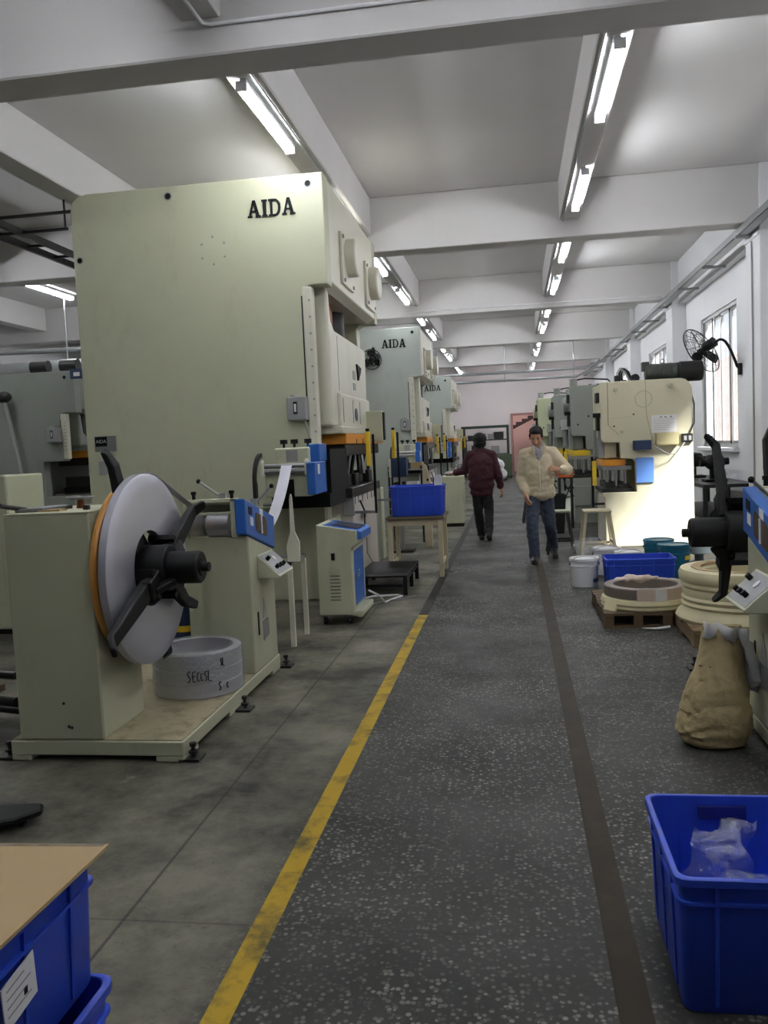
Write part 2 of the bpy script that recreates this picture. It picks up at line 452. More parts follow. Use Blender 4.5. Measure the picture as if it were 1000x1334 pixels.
for i, (y0, y1) in enumerate(wins):
    w = MB()
    w.box(3.63, 3.71, y0, y1, 1.24, 1.30); w.box(3.63, 3.71, y0, y1, 3.56, 3.62)
    w.box(3.63, 3.71, y0, y0 + 0.06, 1.24, 3.62); w.box(3.63, 3.71, y1 - 0.06, y1, 1.24, 3.62)
    wo = struct('window_%d' % (i + 1), w, ALU)
    n = 4; d = (y1 - y0 - 0.12) / n
    for k in range(n):
        a = y0 + 0.06 + d * k; x = 3.65 if k % 2 else 3.68
        s = MB(); s.box(x, x + 0.025, a, a + 0.045, 1.30, 3.56); s.box(x, x + 0.025, a + d - 0.045, a + d, 1.30, 3.56)
        s.box(x, x + 0.025, a, a + d, 1.30, 1.35); s.box(x, x + 0.025, a, a + d, 3.51, 3.56)
        so = s.build('sash', ALU, wo)
        box(x + 0.009, x + 0.014, a + 0.045, a + d - 0.045, 1.35, 3.51).build('pane', GLASS, so)
    box(3.50, 3.66, y0 - 0.08, y1 + 0.08, 1.17, 1.24).build('window_sill', WHITE, wo, bevel=0.008)
# other walls
wf = MB(); wf.box(XL, 0.02, YF, YF + 0.25, 0, ZC); wf.box(1.66, XW, YF, YF + 0.25, 0, ZC); wf.box(0.02, 1.66, YF, YF + 0.25, 2.64, ZC)
struct('wall_far', wf, PINKWALL)
struct('wall_left', box(XL - 0.25, XL, YB, YF + 0.25, 0, ZC), WHITE)
struct('wall_back', box(XL, XW + 0.25, YB - 0.25, YB, 0, ZC), WHITE)
dfm = MB(); dfm.box(-0.06, 0.04, YF - 0.06, YF + 0.05, 0, 2.72); dfm.box(1.64, 1.74, YF - 0.06, YF + 0.05, 0, 2.72); dfm.box(0.04, 1.64, YF - 0.06, YF + 0.05, 2.62, 2.72)
struct('trim_1', dfm, mat('pink_brown_door_frame', (176, 132, 128), 0.6, var=0.08), bevel=0.006)
# stairwell beyond the doorway, with a roof slab added to dim its daylight
PINKST = mat('pale_pink_plaster', (240, 220, 216), 0.85, var=0.03)
sw = MB(); sw.box(-1.6, 3.4, 42.8, 43.0, 0, 5.5); sw.box(-1.8, -1.6, YF + 0.25, 43, 0, 5.5); sw.box(3.4, 3.6, YF + 0.25, 43, 0, 5.5)
sw.box(-1.8, 3.6, YF + 0.25, 41.9, 5.3, 5.5)  # unseen roof slab added to cut the sky light, back strip left open
struct('wall_stairwell', sw, PINKST)
st = thing('staircase', 'flight of dark steps on a pale pink slab beyond the far doorway', 'stairs', (0, 41, 0))
sl = 0.52 / 1.1
z_at = lambda x: 2.13 + (x - 0.0) * sl
MB().prism([(-1.6, z_at(-1.6) - 0.12), (2.4, z_at(2.4) - 0.12), (2.4, z_at(2.4) - 0.62), (-1.6, z_at(-1.6) - 0.62)], 'y', 40.6, 41.7).build('slab', PINKST, st)
for k in range(14):
    x = -1.5 + k * 0.28
    z = z_at(x + 0.14)
    MB().prism([(x, z - 0.16), (x + 0.28, z - 0.16 + 0.28 * sl), (x + 0.28, z + 0.10), (x, z + 0.10)], 'y', 40.55, 41.7).build('step', mat('dark_stone_tread', (70, 62, 64), 0.6), st)
# world outside the windows
struct('wall_outside', box(9.0, 9.3, -15, 60, -0.2, 4.6), mat('pink_rendered_wall', (186, 168, 162), 0.9, var=0.06))
struct('ground_outside', box(3.85, 9.0, -15, 60, -0.25, -0.05), mat('pale_concrete_yard', (170, 168, 162), 0.9))
# painted floor lines
def paint_line(name, rgb, dirt, cover):
    m = mat(name, rgb, 0.6, var=0.12, scale=6, stain=cover, stain_rgb=dirt, sscale=6, slo=0.46, shi=0.66, spec=0.2); return m
struct('trim_2', box(-0.882, -0.802, -3, 7.5, 0.0, 0.0025), paint_line('worn_yellow_floor_paint', (172, 140, 34), (78, 72, 44), 0.95))
struct('trim_3', box(-0.885, -0.80, 7.5, 22, 0.0, 0.002), paint_line('worn_dark_floor_paint', (40, 38, 33), (54, 52, 47), 0.6))
struct('trim_4', box(0.225, 0.315, -3, 13.5, 0.0, 0.0025), paint_line('worn_brown_floor_paint', (40, 31, 16), (58, 48, 27), 0.6))

# ================================================================ FLUORESCENT LIGHTS
def make_light(tx):
    t = thing('fluorescent_light', '', 'ceiling light', (0, 0, 0), 'fluorescent battens under the ceiling beams')
    m = MB(); m.box(-0.03, 0.03, 0, 1.56, 4.475, 4.508); m.build('housing', PLASTW, t, bevel=0.006)
    for y in (0.25, 1.31): box(tx - 0.012, tx + 0.012, y - 0.008, y + 0.008, 4.455, 4.477).build('tube_clip', GALV, t)
    for y in (0.0, 1.53): box(tx * 0.5 - 0.035 - abs(tx) * 0.25, tx * 0.5 + 0.035 + abs(tx) * 0.25, y, y + 0.03, 4.415, 4.49).build('lamp_holder', PLASTW, t)
    MB().cyl((tx, 0.03, 4.437), (tx, 1.53, 4.437), 0.019, n=10).build('tube', TUBE, t, smooth=50)
    return t
ord_ = ['first', 'second', 'third', 'fourth', 'fifth', 'sixth', 'seventh', 'eighth', 'ninth', 'tenth', 'eleventh', 'twelfth']
for rx, tx, row in ((0.875, 0.04, 'right-hand aisle row'), (-2.035, -0.04, 'left-hand aisle row'), (-7.78, -0.04, 'far left row beyond the big press')):
    proto = make_light(tx); proto['label'] = ''
    q = 0
    for b in (BY if rx > -5 else BY[1:]):
        for off in (0.95, 4.05):
            if b < 0: lab = 'white fluorescent light out of view overhead, %s fitting, %s' % ('rear' if off < 2 else 'front', row)
            elif rx < 0 and rx > -5 and q in (3, 5): lab = 'white fluorescent light hidden behind the nearest press top, %s' % row if q == 3 else 'fourth white fluorescent light, %s' % row
            else: lab = '%s visible white fluorescent light from the near end, %s' % (ord_[q - (2 if rx > 0 else 3 if (rx > -5 and q > 3) else 2 if rx > -5 else 0)], row)
            if q == 0: proto.location = (rx, b + off, 0); proto['label'] = lab
            else: dup(proto, (rx, b + off, 0), 0, lab)
            q += 1
# conduits along the light rows and beams
def conduit(path, r, label, m=GALV, cat='conduit', name='conduit'):
    tag(MB().tube(path, r, 8).build(name, m, smooth=60), label, cat, 'electrical conduits')
for rx, lab in ((0.87, 'thin grey conduit linking the right row of ceiling lights'), (-2.03, 'thin grey conduit linking the left row of ceiling lights')):
    conduit([(rx - 0.09 if rx > 0 else rx + 0.09, 6.3, 4.495), (rx - 0.09 if rx > 0 else rx + 0.09, 37, 4.495)], 0.011, lab)
conduit([(-2.0, -3, 4.46), (-2.0, 5.83, 4.46), (-1.95, 5.865, 4.46), (3.4, 5.865, 4.46)], 0.013, 'white conduit bending along the face of the nearest cross beam', WHITE)
conduit([(-2.2, 18.50, 4.36), (3.1, 18.50, 4.36), (3.18, 18.5, 4.30), (3.18, 18.5, 4.15)], 0.014, 'white conduit along the third cross beam that drops down at the column', WHITE)
conduit([(3.305, 12.5, 0.0), (3.305, 12.5, 4.08)], 0.012, 'vertical conduit on the nearest visible wall column', GREYBOX)
conduit([(3.565, 13.2, 3.75), (3.565, 13.2, 4.9)], 0.012, 'short vertical conduit high on the wall above the nearer window', GREYBOX)
# cable tray along the right-hand columns
tr = thing('cable_tray', 'long grey steel cable tray running along the right wall columns', 'cable tray', (3.2, 20, 4.2))
t = MB(); t.box(3.13, 3.27, 5.0, 38.4, 4.17, 4.18); t.box(3.13, 3.136, 5.0, 38.4, 4.17, 4.27); t.box(3.264, 3.27, 5.0, 38.4, 4.17, 4.27)
t.build('trough', GALV, tr)
for b in BY[1:]:
    for dy in (0.3, 2.4, 4.4):
        box(3.10, 3.47, b + dy, b + dy + 0.05, 4.13, 4.17).build('bracket', GALV, tr)
# suspended cable ladder at the left and pipes at the far end
ld = thing('cable_ladder', 'suspended dark steel cable ladder above and behind the big press', 'cable ladder', (-5.7, 9, 4.2))
for x in (-5.58, -5.89): box(x - 0.02, x + 0.02, 6.6, 24, 4.16, 4.24).build('rail', DARK, ld)
for k in range(18): box(-5.89, -4.62 if k == 3 else (-5.0 if k == 4 else -5.58), 6.96 + k * 0.62, 6.99 + k * 0.62, 4.185, 4.215).build('rung', DARK, ld)
for y in (9.4, 12, 15.4): MB().cyl((-5.0 if y < 10 else -5.58, y, 4.2), (-5.0 if y < 10 else -5.58, y, 5.02), 0.012, n=6).build('hanger_rod', DARK, ld)
pp = thing('overhead_pipe', 'grey pipe hung across the aisle before the far wall', 'pipe', (0, 31, 3.9))
MB().tube([(-12, 30.9, 3.9), (2.6, 30.9, 3.95), (3.0, 30.9, 4.1), (3.12, 30.9, 4.2)], 0.05, 10).build('upper_pipe', GALV, pp, smooth=60)
MB().tube([(-12, 30.9, 3.64), (2.3, 30.9, 3.67), (2.8, 30.9, 3.9), (3.1, 30.9, 4.15)], 0.045, 10).build('lower_pipe', GALV, pp, smooth=60)
for x in (-5.5, -2.6, -0.2, 2.2): MB().cyl((x, 30.9, 3.6), (x, 30.9, 4.99), 0.02, n=6).build('hanger_rod', GALV, pp)
dp = thing('air_duct', 'round grey duct pipe hung behind the left background press', 'duct', (-9, 14.5, 3.2))
MB().tube([(-12.9, 14.6, 3.22), (-4.6, 14.6, 3.22)], 0.13, 14).build('pipe', GALV, dp, smooth=60)
MB().tube([(-12.9, 14.9, 3.66), (-4.6, 14.9, 3.5)], 0.05, 8).build('thin_pipe', GALV, dp, smooth=60)
for x in (-9.4, -7.9, -6.9): MB().cyl((x, 14.6, 3.3), (x, 14.6, 4.99), 0.014, n=6).build('hanger_rod', GALV, dp)
# ================================================================ DECOILERS WITH STRAIGHTENER
def uncoiler(name, label, loc, rz, coil, hubx, outer, inner):
    t = thing(name, label, 'decoiler', (0, 0, 0), 'decoilers beside the aisle')
    yc, zc = 0.40, 0.924
    BASET = mat('dirty_tread_plate', (158, 148, 118), 0.6, var=0.14, scale=6, stain=0.8, stain_rgb=(92, 80, 58), sscale=7, slo=0.48, shi=0.7, bump=0.25, bscale=90)
    b = MB(); b.box(-0.93, 0, 0, 1.79, 0.03, 0.105); b.box(-0.15, 0, 0, 0.2, 0, 0.03); b.box(-0.93, -0.82, 0, 0.2, 0, 0.03); b.box(-0.12, 0, 0.7, 0.95, 0, 0.03); b.box(-0.12, 0, 1.6, 1.79, 0, 0.03)
    bo = b.build('base_frame', OLIVE, t, bevel=0.006)
    box(-0.92, -0.01, 0.01, 1.78, 0.105, 0.111).build('deck_plate', BASET, bo)
    for x, y in ((0.03, 0.05), (0.045, 0.84), (0.03, 1.83), (-0.97, 0.05), (-0.97, 1.7)):
        f = box(x - 0.06, x + 0.045, y - 0.05, y + 0.05, 0, 0.014).build('foot_plate', DARK, t)
        m = MB(); m.cyl((x, y, 0.014), (x, y, 0.075), 0.011, n=8); m.cyl((x, y, 0.03), (x, y, 0.045), 0.024, n=6); m.cyl((x, y, 0.066), (x, y, 0.085), 0.018, n=6)
        m.build('anchor_bolt', DARK, f)
    box(-0.874, -0.414, 0.0, 0.48, 0.111, 1.26).build('spindle_column', OLIVE, t, bevel=0.008)
    box(-0.874, -0.414, 0.0, 0.60, 1.26, 1.266).build('column_top', OLIVE, t)
    for dx, dz in ((-0.62, 0.30), (-0.60, 0.18), (-0.585, 0.175)):
        MB().cyl((dx, -0.003, dz), (dx, 0.004, dz), 0.008, n=8).build('paint_chip', DARK, t)
    # spindle, mandrel and retaining arms
    MB().lathe([(0.23, -0.414), (0.23, -0.385), (0.12, -0.37), (0.12, -0.30)], (0, yc, zc), 'x', 28).build('bearing_flange', BLACK, t, smooth=40)
    if coil:
        pr = [(0.205, -0.335), (0.50, -0.335), (0.512, -0.329), (0.512, -0.290), (0.50, -0.284), (0.42, -0.280), (0.30, -0.282), (0.205, -0.286)]
        MB().lathe(pr, (0, yc, zc), 'x', 72, closed=True).build('steel_coil', COILM, t, smooth=30)['label'] = 'coil of bright sheet steel strip'
        MB().lathe([(0.30, -0.40), (0.46, -0.40), (0.465, -0.39), (0.465, -0.375), (0.46, -0.365), (0.30, -0.365)], (0, yc, zc), 'x', 60, closed=True).build('backing_ring', mat('varnished_plywood', (196, 138, 62), 0.5, var=0.15), t, smooth=30)['label'] = 'orange-brown backing ring'
    if coil:
        pts = []
        for q in range(9):
            a = PI / 2 - 0.04 * q; pts.append((-0.31, yc + 0.515 * math.cos(a), zc + 0.515 * math.sin(a)))
        for q in range(1, 6): pts.append((-0.31, pts[8][1] + (1.20 - pts[8][1]) * q / 5, pts[8][2] + (1.162 - pts[8][2]) * q / 5))
        m = MB(); vs = []
        for p in pts:
            for sx, sz in ((-1, 0), (1, 0), (1, 1), (-1, 1)): vs.append((p[0] + sx * 0.024, p[1], p[2] + sz * 0.0025))
        fs = [(0, 1, 2, 3), tuple(len(vs) - 4 + j for j in (3, 2, 1, 0))]
        for i in range(len(pts) - 1):
            for j in range(4): fs.append((i * 4 + j, i * 4 + (j + 1) % 4, i * 4 + 4 + (j + 1) % 4, i * 4 + 4 + j))
        m.add(vs, fs).build('unwinding_strip', COILM, t, smooth=60)
    mx0, mx1 = (-0.36, -0.17) if coil else (-0.36, hubx - 0.24)
    MB().cyl((mx0, yc, zc), (mx1, yc, zc), 0.125, n=24).build('mandrel_drum', BLACK, t, smooth=40, bevel=0.006)
    R = lambda a, r: (yc + r * math.cos(a), zc + r * math.sin(a))
    # expanding segments
    for k in range(3):
        a0 = math.radians(outer[k % len(outer)][0])
        m = MB(); pts = []
        for q in range(9):
            a = a0 - 0.5 + q * 0.125; pts.append(R(a, 0.20))
        for q in range(9):
            a = a0 + 0.5 - q * 0.125; pts.append(R(a, 0.172))
        m.prism(pts, 'x', mx0 + 0.02, mx1 - 0.02); m.build('expanding_segment', BLACK, t, smooth=35)
        for xx in (mx0 + 0.07, mx1 - 0.05):
            p, q = R(a0, 0.10), R(a0, 0.185)
            MB().beam((xx, p[0], p[1]), (xx, q[0], q[1]), 0.06, 0.03, up=(1, 0, 0)).build('segment_link', BLACK, t, bevel=0.004)
        p, q = R(a0 + 0.35, 0.09), R(a0 + 0.12, 0.20)
        MB().beam((hubx - 0.18, p[0], p[1]), (mx1 - 0.03, q[0], q[1]), 0.035, 0.05, up=(1, 0, 0)).build('toggle_link', BLACK, t, bevel=0.004)
    hb = MB().lathe([(0.082, hubx - 0.26), (0.088, hubx - 0.24), (0.088, hubx - 0.055), (0.080, hubx - 0.045), (0.05, hubx - 0.045), (0.05, hubx - 0.04), (0.0, hubx - 0.04)], (0, yc, zc), 'x', 28).build('hub', BLACK, t, smooth=35)
    MB().cyl((hubx - 0.05, yc, zc), (hubx, yc, zc), 0.026, n=14).build('hub_spindle', BLACK, hb, smooth=35, bevel=0.003)
    def arm(a, r0, r1, x, nm, bend, wid=0.085):
        a = math.radians(a); d = Vector((0, math.cos(a), math.sin(a))); n = Vector((0, -math.sin(a), math.cos(a))); o = Vector((x, yc, zc))
        m = MB(); secs = [(r0, 0.0, wid * 0.55, 0.03), (r0 + (r1 - r0) * 0.35, 0.0, wid * 0.55, 0.026), (r1 * 0.88, 0, wid * 0.42, 0.02), (r1, bend, wid * 0.30, 0.014)]
        vs = []
        for r, bx, hw, ht in secs:
            for sx, sn in ((-1, -1), (1, -1), (1, 1), (-1, 1)):
                vs.append(o + d * r + n * (hw * sn) + Vector((bx + ht * sx, 0, 0)))
        fs = [(3, 2, 1, 0), (12, 13, 14, 15)]
        for i in range(3):
            for j in range(4): fs.append((i * 4 + j, i * 4 + (j + 1) % 4, i * 4 + 4 + (j + 1) % 4, i * 4 + 4 + j))
        m.add(vs, fs)
        ao = m.build(nm, BLACK, t, bevel=0.008, seg=2)
        br = MB(); q0 = o + d * (r0 * 0.6); q1 = o + d * (r0 + 0.1)
        br.beam(q0 + Vector((0.02, 0, 0)), q1 + Vector((0.02, 0, 0)), wid * 1.3, 0.05, up=(1, 0, 0)); br.build('arm_bracket', BLACK, ao, bevel=0.006)
    ox = -0.23 if coil else mx1 - 0.02
    for a, r in outer: arm(a, 0.14, r, ox, 'outer_arm', 0.05)
    for a, r in inner: arm(a, 0.14, r, -0.362, 'inner_arm', -0.03)
    # straightener unit at the outfeed end
    sb = MB().prism([(1.22, 0.111), (1.75, 0.111), (1.75, 0.856), (1.22, 1.0)], 'x', -0.42, 0).build('straightener_cabinet', OLIVE, t, bevel=0.008)
    box(-0.0, 0.004, 1.325, 1.35, 0.34, 0.49).build('dark_slot', INK, sb)
    MB().prism([(1.44, 0.43), (1.53, 0.41), (1.52, 0.47), (1.475, 0.56)], 'x', 0, 0.004).build('warning_sticker', GREYBOX, sb)
    MB().prism([(1.43, 0.28), (1.56, 0.30), (1.555, 0.41), (1.43, 0.41)], 'x', 0, 0.0045).build('data_plate', GALV, sb)
    bl = MB().prism([(1.17, 1.237), (1.80, 1.074), (1.785, 0.851), (1.23, 1.003), (1.17, 1.015)], 'x', -0.06, 0.008).build('side_cover', BLUEP, t, bevel=0.006)
    bl['label'] = 'blue side cover with a rounded window'
    wy, wz = 1.49, 1.045
    MB().prism([(y, z - (y - wy) * 0.26) for y, z in rrect(wy - 0.12, wy + 0.12, wz - 0.062, wz + 0.062, 0.03)], 'x', 0.008, 0.011).build('inspection_window', mat('dark_amber_pane', (84, 66, 56), 0.25), bl)
    box(0.009, 0.016, wy - 0.012, wy + 0.008, wz - 0.06, wz + 0.06).build('window_bar', PLASTW, bl)
    for y, z, w, h in ((1.27, 1.16, 0.07, 0.05), (1.29, 1.09, 0.06, 0.055), (1.50, 1.125, 0.07, 0.06)):
        MB().prism([(y - w / 2, z - h / 2), (y + w / 2, z - h / 2 - w * 0.2), (y + w / 2, z + h / 2 - w * 0.2), (y - w / 2, z + h / 2)], 'x', 0.008, 0.0105).build('sticker', PAPER if y > 1.28 else INK, bl)
    fr = MB(); fr.box(-0.42, -0.055, 1.20, 1.24, 1.215, 1.24); fr.box(-0.42, -0.055, 1.22, 1.24, 1.135, 1.155); fr.box(-0.10, -0.06, 1.20, 1.26, 0.99, 1.24); fr.box(-0.42, -0.39, 1.20, 1.26, 0.98, 1.24)
    fr.prism([(1.24, 1.20), (1.72, 1.08), (1.72, 1.10), (1.24, 1.235)], 'x', -0.42, -0.06)
    fr.build('roll_frame', CREAM, t, bevel=0.004)
    for x0, x1, r in ((-0.375, -0.285, 0.074), (-0.255, -0.115, 0.08)):
        MB().lathe([(r * 0.7, x0 - 0.015), (r, x0), (r, x1), (r * 0.7, x1 + 0.015)], (0, 1.255, 1.075), 'x', 28).build('feed_roller', STEEL, t, smooth=40)
    MB().cyl((-0.39, 1.255, 1.075), (-0.08, 1.255, 1.075), 0.05, n=20).build('roller_shaft', DARK, t, smooth=40)
    for k in range(4): MB().cyl((-0.40, 1.38 + k * 0.09, 1.09 - k * 0.02), (-0.07, 1.38 + k * 0.09, 1.09 - k * 0.02), 0.028, n=14).build('work_roller', STEEL, t, smooth=40)
    for x, y, lx, ly in ((-0.18, 1.32, -0.16, 0.0), (-0.05, 1.55, 0.12, 0.02)):
        z0 = 1.24 - max(0, y - 1.24) * 0.25
        h = MB(); h.box(x - 0.02, x + 0.02, y - 0.02, y + 0.02, z0 - 0.03, z0 + 0.05); h.tube([(x, y, z0 + 0.02), (x + lx * 0.4, y + ly, z0 + 0.06), (x + lx, y + ly, z0 + 0.13)], 0.009, 8)
        ho = h.build('adjusting_lever', GALV, t)
        MB().ball((x + lx, y + ly, z0 + 0.13), 0.016, 10, 6).build('lever_knob', INK, ho, smooth=60)
    for x in (-0.34, -0.09):
        k = MB(); k.cyl((x, 1.22, 1.24), (x, 1.22, 1.28), 0.012, n=8); k.cyl((x, 1.22, 1.27), (x, 1.22, 1.29), 0.018, n=8); k.build('adjusting_screw', INK, t)
    # sloped control box on the aisle side
    cb = MB().prism([(0.0, 0.855), (0.0, 0.70), (0.135, 0.70), (0.15, 0.715)], 'y', 1.38, 1.72).build('control_box', CREAM, t, bevel=0.004)
    nrm = Vector((0.14, 0, 0.15)).normalized(); al = Vector((0.15, 0, -0.14)).normalized()
    def on_slope(s, y, h): return Vector((0.0, 0, 0.855)) + al * s + Vector((0, y, 0)) + nrm * h
    m = MB(); m.add([on_slope(0.015, 1.395, 0.002), on_slope(0.19, 1.395, 0.002), on_slope(0.19, 1.705, 0.002), on_slope(0.015, 1.705, 0.002),
                     on_slope(0.015, 1.395, -0.002), on_slope(0.19, 1.395, -0.002), on_slope(0.19, 1.705, -0.002), on_slope(0.015, 1.705, -0.002)],
                    [(0, 1, 2, 3), (7, 6, 5, 4), (0, 4, 5, 1), (1, 5, 6, 2), (2, 6, 7, 3), (3, 7, 4, 0)])
    pl = m.build('switch_plate', GREYBOX, cb)
    for s_, y_ in ((0.06, 1.45), (0.14, 1.46), (0.14, 1.53), (0.14, 1.60)):
        MB().cyl(on_slope(s_, y_, 0.002), on_slope(s_, y_, 0.03), 0.014, n=10).build('rotary_switch', INK, pl)
    MB().cyl(on_slope(0.07, 1.58, 0.002), on_slope(0.07, 1.58, 0.008), 0.022, n=12).build('meter', PLASTW, pl)
    t.location = loc; t.rotation_euler = (0, 0, rz)
    return t
uncoiler('decoiler', 'cream decoiler carrying a silver steel coil, black arms and blue side cover, left foreground', (-1.666, 3.93, 0), 0, True, 0.045,
         [(28, 0.64), (203, 0.76), (-38, 0.44)], [(110, 0.68), (-60, 0.72), (20, 0.45), (205, 0.45)])
uncoiler('decoiler', 'empty black-armed decoiler with blue cover cut off by the right edge', (1.14, 5.67, 0), PI, False, 0.16,
         [(118, 0.65), (250, 0.47)], [(104, 0.63), (262, 0.40)])

# things on and around the left decoiler
wc = thing('wrapped_coil', 'small steel coil in clear wrap with black handwriting, lying on the decoiler base', 'coil', (-1.93, 4.86, 0.112))
MB().lathe([(0.215, 0.114), (0.262, 0.114), (0.262, 0.19), (0.255, 0.195), (0.255, 0.20), (0.264, 0.205), (0.264, 0.27), (0.256, 0.275), (0.262, 0.28), (0.262, 0.365), (0.25, 0.37), (0.215, 0.37)],
           (-1.93, 4.86, 0), 'z', 48, closed=True).build('strip_rings', mat('dull_bright_strip', (190, 190, 196), 0.4, metal=0.35, var=0.08), wc, smooth=35)
wm = MB(); vs = []; n = 64; prof = [(0.20, 0.375), (0.235, 0.386), (0.268, 0.375), (0.274, 0.33), (0.270, 0.25), (0.275, 0.18), (0.272, 0.116)]
for r, z in prof:
    for j in range(n):
        a = 2 * PI * j / n; k = 1 + 0.014 * noise.noise(Vector((math.cos(a) * 4, math.sin(a) * 4, z * 18))); vs.append((-1.93 + r * k * math.cos(a), 4.86 + r * k * math.sin(a), z))
fs = [(i * n + j, i * n + (j + 1) % n, (i + 1) * n + (j + 1) % n, (i + 1) * n + j) for i in range(len(prof) - 1) for j in range(n)]
wm.add(vs, fs).build('stretch_wrap', WRAPF, wc, smooth=60)
# handwriting S E C C S L as pen strokes on the outside of the wrap
strokes = [[(.9, .9), (.5, 1), (.2, .8), (.4, .55), (.7, .4), (.6, .1), (.1, .05)], [(1.9, .95), (1.3, .9), (1.2, .5), (1.3, .05), (1.9, .1)], [(1.25, .5), (1.7, .55)],
           [(2.7, .8), (2.3, .85), (2.15, .4), (2.3, .1), (2.7, .15)], [(3.4, .7), (3.0, .75), (2.9, .4), (3.0, .12), (3.4, .2)],
           [(4.2, .9), (3.8, .85), (3.75, .6), (4.1, .45), (4.05, .15), (3.7, .1)], [(4.5, .95), (4.45, .1), (5.1, .0)]]
def on_coil(u, v, z0=0.215, h=0.068, a0=-1.45, k=0.10):
    a = a0 + u * k; return (-1.93 + 0.279 * math.cos(a), 4.86 + 0.279 * math.sin(a), z0 + v * h)
words_ = [[strokes[0]], strokes[1:3], [strokes[3]], [strokes[4]], [strokes[5]], [strokes[6]]]
for wd in words_:
    lm = MB()
    for s_ in wd: lm.tube([on_coil(*q) for q in s_], 0.003, 5)
    lm.build('handwritten_letter', INK, wc)
for s_ in (strokes[0], strokes[4]): MB().tube([on_coil(u, v, 0.15, 0.05, -0.80, 0.07) for u, v in s_], 0.0035, 5).build('handwritten_letter', INK, wc)
for s_ in strokes[5:]: MB().tube([on_coil(u - 3.7, v, 0.29, 0.05, -0.72, 0.06) for u, v in s_], 0.0035, 5).build('handwritten_letter', INK, wc)
gc = thing('gas_bottle', 'dark blue-green gas bottle with a yellow band standing behind the wrapped coil', 'gas bottle', (-2.20, 5.36, 0.111))
MB().lathe([(0.0, 0.111), (0.075, 0.111), (0.08, 0.12), (0.08, 0.50), (0.07, 0.55), (0.04, 0.585), (0.03, 0.60), (0.0, 0.60)], (-2.20, 5.36, 0), 'z', 24).build('cylinder', NAVY, gc, smooth=40)
MB().lathe([(0.0805, 0.36), (0.0825, 0.362), (0.0825, 0.40), (0.0805, 0.402)], (-2.20, 5.36, 0), 'z', 24, closed=True).build('band', YELLOW, gc, smooth=40)
MB().cyl((-2.20, 5.36, 0.60), (-2.20, 5.36, 0.65), 0.02, n=10).build('valve', DARK, gc)
ds = thing('tool_stand', 'small round silver dish on a brown post, standing on the decoiler column', 'dish', (-2.30, 4.27, 1.266))
MB().cyl((-2.30, 4.27, 1.266), (-2.30, 4.27, 1.31), 0.022, 0.016, n=12).build('post', COPPER, ds, smooth=50)
MB().lathe([(0.0, 1.31), (0.05, 1.312), (0.075, 1.325), (0.073, 1.328), (0.05, 1.317), (0.0, 1.316)], (-2.30, 4.27, 0), 'z', 24).build('plate', STEEL, ds, smooth=50)
pdl = thing('scoop', 'dark grey paddle-shaped scoop lying on the decoiler column top', 'scoop', (-2.44, 4.2, 1.266))
MB().prism([(-2.53, 4.02), (-2.40, 4.06), (-2.36, 4.30), (-2.44, 4.33), (-2.50, 4.30)], 'z', 1.266, 1.285).build('blade', mat('dull_grey_steel', (108, 108, 110), 0.5, metal=0.3), pdl, bevel=0.004)
MB().tube([(-2.50, 4.08, 1.28), (-2.54, 3.98, 1.30), (-2.56, 3.95, 1.31)], 0.012, 8).build('handle', DARK, pdl)
tag(box(-2.42, -2.30, 4.05, 4.13, 1.266, 1.276).build('note_pad', CARD), 'flat brown pad lying between scoop and silver dish', 'pad')
tag(box(-2.20, -2.17, 4.10, 4.13, 1.266, 1.29).build('bolt_block', DARK, bevel=0.004), 'small black block near the corner of the decoiler column top', 'block')
for k, (y, z, l) in enumerate(((4.46, 0.30, 0.05), (4.52, 0.28, 0.0), (4.5, 0.13, 0.02), (4.55, 0.06, 0.03))):
    tag(MB().tube([(-4.2, y + 0.35, z + 0.005), (-2.93 + l, y, z)], 0.022 if k != 2 else 0.03, 10).build('steel_bar', DARK, smooth=50),
        ('dark steel bar end, %s, beside the left decoiler column' % ['topmost of the pile', 'second of the pile', 'thick one low in the pile', 'lowest of the pile'][k]), 'bar', 'steel bars at the left edge')
bs = MB()
for x in (-3.5, -4.1): bs.box(x - 0.05, x + 0.05, 4.4, 5.2, 0.0, 0.03)
bs.box(-3.56, -3.44, 4.4, 5.2, 0.0, 0.045)
tag(bs.build('bar_support', WOODD), 'low timber bearers under the steel bars at the left edge', 'timber')
